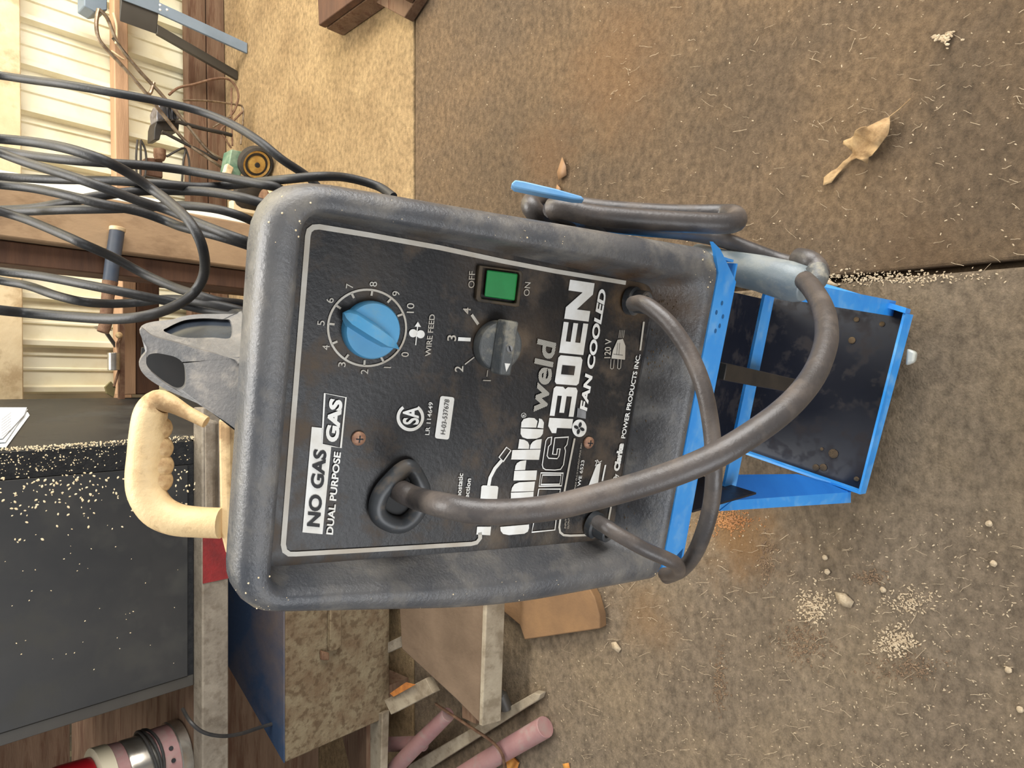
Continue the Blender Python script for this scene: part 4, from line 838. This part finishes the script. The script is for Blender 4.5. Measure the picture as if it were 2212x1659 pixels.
for k_, x_ in enumerate((t1x.x + .05, t0x.x - .06)):
    bm = BM(); box(bm, x_, x_ + .03, tY + .01, tY + .06, 0, zt0 - .0005); tag(finish('wood_prop', bm, M_woodred), 'dark wooden prop under the red-brown timber %s' % ('near its hidden left end' if k_ == 0 else 'near its pale cut end'), 'prop')
hY = 1.703
bm = BM(); tube(bm, [ony(253, 498, hY), ony(250, 520, hY), ony(244, 560, hY), ony(238, 610, hY)], .0155, 18); pb = thing('pipe', ony(240, 600, hY), 'blue-grey pipe with a frayed pale end in front of the tan post', 'pipe'); finish('pipe_body', bm, mat('blue_grey_pipe', rgb(46, 56, 70), rgb(64, 68, 76), .5, scale=20), pb)
bm = BM(); tube(bm, [ony(254, 491, hY), ony(253, 500, hY)], .0168, 18); finish('pipe_end', bm, M_woodpale, pb, bevel=.002)
bm = BM(); tube(bm, [ony(238, 608, hY), ony(233, 640, hY), ony(228, 700, hY), ony(222, 718, hY)], [.016, .013, .013, .012], 14); finish('rusty_stem', bm, M_rusty, pb)
hY = 1.80
vs = thing('clamp', ony(250, 780, hY), 'rusty clamp with a chromed barrel hanging beside the orange-tan batten', 'clamp')
bm = BM(); tube(bm, [ony(246, 762, hY), ony(246, 800, hY)], .0135, 18); finish('barrel', bm, M_chrome, vs, bevel=.001)
bm = BM(); bar(bm, ony(225, 712, hY), ony(248, 745, hY), V((.006, 0, 0)), V((0, .004, 0))); finish('jaw', bm, M_dkmetal, vs)
bm = BM(); bar(bm, ony(208, 708, hY), ony(236, 712, hY), V((.003, 0, .003)), V((0, .012, 0))); finish('bracket', bm, M_chrome, vs)
bm = BM(); tube(bm, [ony(*q, hY) for q in cr([(252., 722.), (260., 730.), (254., 742.), (256., 760.), (259., 790.), (252., 815.), (246., 835.)], 5)], .003, 8); finish('rod', bm, M_rusty, vs)
bm = BM(); bmesh.ops.create_icosphere(bm, subdivisions=2, radius=.008, matrix=Matrix.Translation(ony(257, 724, hY))); finish('ball', bm, M_cream, vs)
bm = BM(); prism(bm, [ony(x, y, hY) for x, y in ((228, 836), (240, 824), (250, 836), (246, 858), (232, 850))], V((0, .01, 0))); finish('wing_nut', bm, mat('olive_brass', rgb(120, 110, 70), rgb(90, 80, 50)), vs)
bm = BM(); bar(bm, ony(262, 700, hY + .01), ony(262, 862, hY + .01), V((0, 0, .006)), V((0, .006, 0))); finish('back_bar', bm, M_rusty, vs)

# ================================================================== PUSH MOWER
mow = thing('push_mower', onz(582, 352, 0), 'green push mower with tan-hubbed wheel leaning its tube handle on the wall', 'mower')
wy = onz(586, 352, 0).y
wc = ony(547, 352, wy); wr = 37 * (wc - CAM).dot(F_) / F
wdir = (CAM - wc); wdir.z = 0; wdir = (wdir.normalized() * .9 + V((-.25, 0, 0))).normalized()
wc.z = wr
bm = BM(); revolve(bm, [(wr * .8, -.010), (wr, -.008), (wr, .012), (wr * .86, .016), (wr * .84, .008)], wc, wdir, 32); tw = finish('wheel', bm, M_tyre, mow)
bm = BM(); revolve(bm, [(wr * .82, 0), (wr * .80, .010), (wr * .55, .006), (wr * .5, .012), (wr * .2, .013)], wc, wdir, 28); finish('hub', bm, M_hub, tw)
bm = BM(); revolve(bm, [(wr * .16, .012), (wr * .14, .017)], wc, wdir, 12); finish('axle', bm, M_blkp, tw)
bm = BM(); wc2 = wc + V((-.09, .03, 0)); revolve(bm, [(wr * .8, -.010), (wr, -.008), (wr, .012), (wr * .86, .016)], wc2, wdir, 32); finish('wheel', bm, M_tyre, mow)
bm = BM(); prism(bm, [ony(x, y, wy + .02) for x, y in ((500, 322), (528, 328), (534, 345), (520, 380), (500, 384), (492, 365))], V((0, .05, 0))); finish('deck', bm, M_grn, mow, bevel=.003)
bm = BM(); prism(bm, [ony(x, y, wy + .01) for x, y in ((492, 352), (506, 362), (500, 378), (485, 372))], V((0, .02, 0))); finish('bracket', bm, M_woodpale, mow, bevel=.003)
mY = 2.02
def mt(P, r, name, m=M_steel, Y=mY, n=5, sg=8, par=None):
    bm = BM(); tube(bm, [ony(x, y, Y + k * .0) for k, (x, y) in enumerate(cr([tuple(map(float, p)) for p in P], n))], r, sg); return finish(name, bm, m, par or mow)
mt([(213, 20), (232, 40), (255, 95), (300, 152), (345, 200), (400, 265), (450, 325), (492, 350)], .0052, 'handle_rail')
mt([(213, 20), (208, 50), (212, 80), (225, 100), (262, 140), (310, 195), (350, 245), (400, 305), (440, 335), (480, 362)], .0052, 'handle_rail')
mt([(240, 110), (262, 125), (268, 128)], .003, 'wire_end', M_woodpale); mt([(245, 28), (252, 60), (250, 95)], .003, 'wire_end', M_woodpale)
mt([(332, 178), (325, 200), (318, 202)], .005, 'cross_brace')
bm = BM(); bar(bm, ony(248, 88, mY), ony(272, 116, mY), V((.006, 0, .006)), V((0, .006, 0))); finish('grip_sleeve', bm, M_dkmetal, mow)
# dark engine unit hung on the wall
eng = thing('engine', ony(365, 265, mY + .03), 'small dark engine with silver top hanging behind the mower handle', 'engine')
bm = BM(); prism(bm, [ony(x, y, mY + .03) for x, y in ((338, 262), (350, 255), (388, 262), (386, 284), (350, 282), (345, 302), (333, 302), (334, 275))], V((0, .05, 0))); finish('block', bm, M_dkmetal, eng, bevel=.002)
bm = BM(); prism(bm, [ony(x, y, mY + .02) for x, y in ((345, 223), (385, 232), (388, 258), (340, 262), (338, 240))], V((0, .05, 0))); finish('cowl', bm, mat('silver_cowl', rgb(150, 150, 156), rgb(90, 84, 80), .35, .5, scale=60), eng, bevel=.003)
for x in (356, 366, 376):
    bm = BM(); bar(bm, ony(x, 232, mY + .012), ony(x + 2, 258, mY + .012), V((0, 0, .003)), V((0, .004, 0))); finish('fin', bm, M_blkp, eng)
mt([(380, 262), (430, 276), (480, 287), (500, 292)], .006, 'shaft', M_dkmetal, mY, par=eng)
mt([(350, 284), (400, 310), (470, 345)], .005, 'shaft', M_dkmetal, mY, par=eng)
fr_ = thing('wire_cage', ony(460, 260, mY), 'bent wire cage standing against the brown baseboard by the mower', 'cage')
mt([(365, 205), (385, 190), (420, 182), (460, 171), (490, 170), (508, 185), (515, 208), (508, 235), (498, 250)], .0035, 'bent_rod', M_rusty, par=fr_)
mt([(395, 216), (450, 218), (510, 226), (524, 232), (525, 260), (520, 312)], .003, 'bent_rod', M_steel, par=fr_)
mt([(525, 240), (505, 260), (478, 280), (490, 305), (500, 320)], .003, 'bent_rod', M_rusty, par=fr_)
mt([(500, 190), (500, 250), (502, 315)], .003, 'bent_rod', M_rusty, par=fr_)
mt([(460, 275), (480, 262), (500, 250)], .003, 'bent_rod', M_steel, par=fr_)
hk_ = thing('steel_rack', ony(350, 360, mY), 'small wire rack with a red-brown motor below the engine near the girt', 'rack')
for P in ([(297, 302), (294, 340), (296, 390), (300, 400)], [(304, 302), (304, 350), (303, 395)], [(304, 302), (314, 325), (316, 360), (312, 385)], [(360, 338), (398, 320), (396, 350), (393, 395)], [(400, 320), (408, 345), (410, 395)], [(310, 380), (350, 388), (400, 397)]):
    mt(P, .003, 'rack_wire', M_dkmetal, mY + .01, par=hk_)
bm = BM(); prism(bm, [ony(x, y, mY + .03) for x, y in ((315, 340), (352, 342), (352, 385), (316, 378))], V((0, .04, 0))); finish('motor_block', bm, M_woodred, hk_, bevel=.003)
bm = BM(); revolve(bm, [(.012, 0), (.016, .01), (.016, .03)], ony(345, 346, mY + .02), (1, 0, 0), 16); finish('motor_end', bm, M_rusty, hk_)
# objects at floor behind the bezel corner: white tin and junk
tin = onz(585, 440, 0); tin.y = 1.9
tn = thing('paint_tin', V((ony(540, 425, 1.85).x, 1.85, 0)), 'whitish dented tin on the floor beside the mower wheel', 'tin')
bm = BM(); revolve(bm, [(.028, 0), (.028, .055), (.026, .058)], WL[tn], (0, 0, 1), 22); finish('tin_body', bm, M_woodpale, tn)
bm = BM(); revolve(bm, [(.029, .056), (.029, .061)], WL[tn], (0, 0, 1), 22); finish('tin_lid', bm, M_rusty, tn)
bm = BM(); p = V((ony(465, 432, 1.95).x, 1.95, 0)); box(bm, p.x - .02, p.x + .012, 1.95, 1.98, 0, .10); tag(finish('wood_offcut', bm, M_woodpale, bevel=.003), 'pale offcut standing against the baseboard beside the tin', 'offcut')

# ================================================================== GREY STAND AND WOODEN CRATE at the top of the frame
st = thing('machine_stand', onz(533, 108, 0), 'grey steel machine stand with splayed flat legs against the wall', 'machine stand')
f1, f2 = onz(533, 105, 0), onz(500, 160, 0); f2.y = min(f2.y, 2.15)
f2 = ony(500, 160, 2.13); f2.z = 0
Y1 = f1.y; t1 = ony(343, 18, Y1 + .02); t2 = ony(338, 64, 2.10)
bm = BM(); bar(bm, f1 + V((0, 0, .0)), t1, V((.016, 0, 0)), V((0, .004, 0))); finish('leg', bm, M_greyst, st, bevel=.001)
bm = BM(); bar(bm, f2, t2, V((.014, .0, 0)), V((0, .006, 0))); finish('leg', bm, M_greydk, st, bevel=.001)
sx = .55
bm = BM(); zt_ = ony(262, 2, Y1 + .02).z
A = V((t1.x - .014, t1.y, t1.z)); Bk = V((t2.x - .014, t2.y, t2.z)); 
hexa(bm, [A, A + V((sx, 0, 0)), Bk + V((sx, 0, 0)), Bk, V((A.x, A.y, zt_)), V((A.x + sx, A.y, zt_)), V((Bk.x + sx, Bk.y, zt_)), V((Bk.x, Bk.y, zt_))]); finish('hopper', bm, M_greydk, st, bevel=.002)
bm = BM(); box(bm, A.x - .002, A.x + sx, A.y - .004, A.y - .0005, A.z, zt_); finish('front_skin', bm, M_greyst, st)
for x, y in ((346, 11), (346, 21), (361, 21)):
    bm = BM(); revolve(bm, [(.0035, 0), (.002, .002)], ony(x, y, Y1 - .002), (0, -1, 0), 10); finish('rivet', bm, M_white, st)
bm = BM(); box(bm, A.x + sx - .03, A.x + sx, A.y, A.y + .01, 0, A.z); finish('leg', bm, M_greyst, st)
bm = BM(); prism(bm, [ony(x, y, Y1 + .08) for x, y in ((182, -20), (182, 12), (205, 26), (232, 22), (232, -20))], V((0, .06, 0))); finish('upper_box', bm, M_greyst, st, bevel=.003)

cr_ = thing('wooden_crate', onz(742, 78, 0), 'dark wooden crate with plank feet at the top edge of the picture', 'crate')
c0_ = onz(741, 78, 0); c1_ = onz(868, -10, 0); cz = .045
ue = (c1_ - c0_).normalized(); ve = V((ue.y, -ue.x, 0));
if ve.x < 0: ve = -ve
back_ = V((-ue.y, ue.x, 0)); back_ = back_ if back_.y > 0 else -back_
bm = BM(); hexa(bm, [c0_, c0_ + ue * .26, c0_ + ue * .26 + back_ * .10, c0_ + back_ * .10] + [p + V((0, 0, .05)) for p in (c0_, c0_ + ue * .26, c0_ + ue * .26 + back_ * .10, c0_ + back_ * .10)]); finish('foot_plank', bm, M_wooddk, cr_, bevel=.002)
bm = BM(); q = c0_ + V((0, 0, .053)); hexa(bm, [q, q + ue * .26, q + ue * .26 + back_ * .10, q + back_ * .10] + [p + V((0, 0, .02)) for p in (q, q + ue * .26, q + ue * .26 + back_ * .10, q + back_ * .10)]); finish('plank', bm, M_woodred, cr_, bevel=.002)
d0_ = onz(893, 48, 0); d1_ = onz(790, -8, 0); u2 = (d1_ - d0_).normalized(); w2 = (onz(925, 0, 0) - d0_)
bm = BM(); hexa(bm, [d0_, d0_ + u2 * .16, d0_ + u2 * .16 + w2 * 1.2, d0_ + w2 * 1.2] + [p + V((0, 0, .028)) for p in (d0_, d0_ + u2 * .16, d0_ + u2 * .16 + w2 * 1.2, d0_ + w2 * 1.2)]); finish('foot_plank', bm, M_wooddk, cr_, bevel=.002)
bm = BM(); q = d0_ + w2 * .6 + V((0, 0, .03)); hexa(bm, [q, q + u2 * .16, q + u2 * .16 + w2 * .9, q + w2 * .9] + [p + V((0, 0, .03)) for p in (q, q + u2 * .16, q + u2 * .16 + w2 * .9, q + w2 * .9)]); finish('plank', bm, M_wooddk, cr_, bevel=.002)

# ================================================================== LEAVES AND DEBRIS
zl = Z((1400, 0), 2.724)
lf = thing('leaf', onz(1850, 320, 0), 'large curled tan dead leaf on the open brown floor at right', 'leaf')
def leafmesh(out, spine, m, par, hgt):
    bm = BM(); S2 = [bm.verts.new(onz(x, y, h)) for x, y, h in spine]; n = len(out)
    top = [bm.verts.new(onz(x, y, h)) for x, y, h in out]
    k = 0; half = n // 2
    return bm
outL = [(1420, 682, .004), (1422, 735, .022), (1405, 800, .026), (1350, 860, .02), (1310, 925, .016), (1290, 965, .003), (1270, 950, .012), (1215, 930, .010), (1140, 990, .006), (1070, 1075, .003), (1030, 1085, .002), (1032, 1040, .005), (1110, 975, .008), (1190, 905, .016), (1165, 865, .010), (1145, 850, .006), (1200, 800, .020), (1225, 760, .028), (1270, 738, .026), (1330, 715, .018), (1385, 688, .01)]
outL = [(1420, 682, .004), (1424, 735, .020), (1408, 800, .024), (1360, 855, .018), (1318, 915, .014), (1300, 925, .010), (1290, 965, .002), (1262, 945, .012), (1225, 932, .006), (1195, 945, .004), (1140, 990, .006), (1075, 1072, .004), (1028, 1090, .002), (1030, 1040, .005), (1100, 985, .008), (1165, 925, .010), (1195, 890, .012), (1175, 865, .008), (1145, 850, .004), (1150, 830, .006), (1210, 800, .016), (1218, 775, .022), (1245, 748, .026), (1290, 740, .024), (1335, 710, .018), (1385, 690, .010)]
bm = BM(); bm.faces.new([bm.verts.new(onz(*zz(zl, x, y), h)) for x, y, h in outL])
bmesh.ops.triangulate(bm, faces=bm.faces[:]); bmesh.ops.subdivide_edges(bm, edges=bm.edges[:], cuts=2, use_grid_fill=True)
lr = random.Random(5); la, lb_ = onz(*zz(zl, 1420, 682)), onz(*zz(zl, 1028, 1090)); ldir = (lb_ - la).normalized()
for v in bm.verts:
    q = v.co - la; side = q - ldir * q.dot(ldir); side.z = 0; v.co.z += -.006 * math.exp(-(side.length / .006) ** 2) + .0018 * math.sin(q.dot(ldir) * 260 + side.length * 300)
    v.co.z = max(v.co.z, .0012)
lb = finish('blade', bm, M_leaf, lf, angle=80); so = lb.modifiers.new('s', 'SOLIDIFY'); so.thickness = .0008
bm = BM(); tube(bm, [onz(*zz(zl, *p), h) for p, h in (((1415, 690), .006), ((1480, 640), .006), ((1545, 580), .003))], .0006, 6); finish('stem', bm, M_leaf, lf)
def flatleaf(lab, P, m=M_leaf, h=.006):
    bm = BM(); c = V((sum(p[0] for p in P) / len(P), sum(p[1] for p in P) / len(P))); cv = bm.verts.new(onz(c.x, c.y, h)); vs = [bm.verts.new(onz(x, y, .002 + (.003 if i % 2 else 0))) for i, (x, y) in enumerate(P)]
    for i in range(len(vs)): bm.faces.new((vs[i], vs[(i + 1) % len(vs)], cv))
    o = finish('leaf', bm, m, angle=80); so = o.modifiers.new('s', 'SOLIDIFY'); so.thickness = .0006; return tag(o, lab, 'leaf')
flatleaf('small pointed brown leaf on the floor above the blue cable hook', [(1214, 339), (1222, 358), (1224, 378), (1206, 389), (1203, 372)], mat('brown_leaf', rgb(150, 116, 82), rgb(128, 96, 66)))
flatleaf('tiny brown leaf piece tucked beside the blue cable hook', [(1203, 398), (1212, 408), (1208, 418), (1200, 410)], mat('brown_leaf', rgb(150, 116, 82)))
flatleaf('crumpled pale leaf fragment on the floor near the debris clumps', [(1802, 1278), (1826, 1282), (1845, 1300), (1838, 1313), (1820, 1310), (1808, 1296)], M_chip, .012)
flatleaf('small tan flake on the floor below the brown wooden block', [(1320, 1388), (1330, 1386), (1342, 1402), (1336, 1410), (1322, 1400)], M_chip, .006)
flatleaf('pale flake at the joint beside the cart tray corner', [(1765, 600), (1790, 604), (1812, 616), (1800, 622), (1775, 612)], M_chip, .006)
flatleaf('orange speck of leaf at the lower frame edge', [(1215, 1650), (1228, 1648), (1232, 1662), (1218, 1662)], M_leafo, .005)
def scatter(name, lab, cx, cy, sx_, sy_, n, r0, r1, m, grp=None, seed=1, flat=.6):
    rr = random.Random(seed); bm = BM()
    for i in range(int(n * 1.8)):
        x, y = rr.gauss(cx, sx_), rr.gauss(cy, sy_); r = rr.uniform(r0, r1) * .62; p = onz(x, y, r * flat * .7)
        M = Matrix.Translation(p) @ Matrix.Rotation(rr.uniform(0, 6), 4, 'Z') @ Matrix.Diagonal((1.5, .8, flat, 1)); s0 = len(bm.verts)
        v = bmesh.ops.create_icosphere(bm, subdivisions=1, radius=r, matrix=M)['verts']
        for q in v: q.co += V((rr.uniform(-1, 1), rr.uniform(-1, 1), rr.uniform(-.4, .4))) * r * .3
    return tag(finish(name, bm, m, smooth=False), lab, 'debris', grp, 'stuff')
scatter('grit', 'clump of tan grit nearest the big crumpled flake', 1760, 1310, 22, 18, 150, .0010, .0030, M_chip, seed=2)
scatter('grit', 'clump of grit with fluff in the middle of the debris area', 1735, 1390, 26, 22, 150, .0010, .0028, M_chipd, seed=3)
scatter('grit', 'tan wood-crumb patch right of the debris middle', 1935, 1385, 24, 16, 150, .0010, .0030, M_chip, seed=4)
scatter('grit', 'small crumb patch above the tan wood-crumb patch', 1960, 1300, 28, 16, 110, .0008, .0026, M_chip, seed=5)
scatter('grit', 'orange-brown sawdust heap at the foot of the blue front post', 1570, 1125, 26, 12, 260, .0008, .0028, mat('orange_dust', rgb(170, 120, 70), rgb(140, 92, 50)), seed=6)
scatter('grit', 'long dark fibrous clump lying below the brown wooden block', 1555, 1475, 8, 34, 120, .0010, .0028, M_chipd, seed=7)
scatter('grit', 'dark crumbly pellet cluster near the top right of the floor', 2040, 84, 16, 8, 22, .0018, .0042, M_chip, seed=8)
scatter('grit', 'loose wavy crumbs left of the debris area', 1655, 1215, 10, 30, 90, .0008, .0028, M_chipd, seed=9)
scatter('grit', 'dusty crumb line along the floor joint right of the cart', 1900, 600, 120, 7, 240, .0008, .0026, M_chip, seed=10)
scatter('grit', 'brown crumbs gathered at the lower edge of the debris area', 1960, 1440, 40, 16, 150, .0008, .0026, M_chipd, seed=11)
scatter('grit', 'dark crumb cluster beside the two round pebbles', 1880, 1245, 16, 10, 60, .0010, .0030, M_chipd, seed=12)
# fine grit and lint strewn over the floor
rr = random.Random(21); bm = BM()
for i in range(1500):
    x, y = (rr.uniform(1150, 2212), rr.uniform(1100, 1659)) if i % 5 else (rr.uniform(900, 2212), rr.uniform(0, 600))
    if x < 1300 and y < 1400 and y > 700: continue
    r = rr.uniform(.0004, .0011); p = onz(x, y, .0); M = Matrix.Translation(p + V((0, 0, r * .3 - (.004 if y < 600 else 0)))) @ Matrix.Rotation(rr.uniform(0, 6), 4, 'Z') @ Matrix.Diagonal((rr.uniform(1, 2.6), 1, .6, 1))
    bmesh.ops.create_icosphere(bm, subdivisions=1, radius=r, matrix=M)
tag(finish('fine_grit', bm, M_chip, smooth=False), 'fine pale grit strewn all over the concrete floor', 'debris', None, 'stuff')
bm = BM()
for i in range(420):
    x, y = (rr.uniform(1200, 2212), rr.uniform(1150, 1659)) if i % 3 else (rr.uniform(1300, 2212), rr.uniform(0, 590))
    z = .001 - (.004 if y < 600 else 0); a = rr.gauss(0, .5); l = rr.uniform(4, 15); P = [onz(x + l * math.cos(a) * k + rr.uniform(-1.5, 1.5), y + l * math.sin(a) * k + rr.uniform(-2, 2), z + rr.uniform(0, .002)) for k in (-1, -.3, .4, 1)]
    tube(bm, P, rr.uniform(.00015, .0004), 4)
tag(finish('lint', bm, M_chip), 'pale straw bits and lint strewn over the floor', 'debris', None, 'stuff')
for lab, x, y in (('pale round pebble beside the dark crumb cluster', 1907, 1274), ('round pebble below the blue cart tray', 2136, 1131), ('lone white pebble at the right frame edge low on the floor', 2178, 1447), ('small pebble between the cart and the debris area', 1787, 1235), ('pale pebble just left of the small pebble under the cart', 1782, 1204), ('flat chip near the right edge of the floor', 2146, 1217), ('white speck of stone near the lower right frame corner', 2204, 1533)):
    rr2 = random.Random(x); bm = BM(); r = .0040; v = bmesh.ops.create_icosphere(bm, subdivisions=2, radius=r, matrix=Matrix.Translation(onz(x, y, r * .7)) @ Matrix.Diagonal((1, 1, .75, 1)))['verts']
    for q in v: q.co += V((rr2.uniform(-1, 1), rr2.uniform(-1, 1), rr2.uniform(-1, 1))) * .0005
    tag(finish('pebble', bm, M_chip), lab, 'pebble')
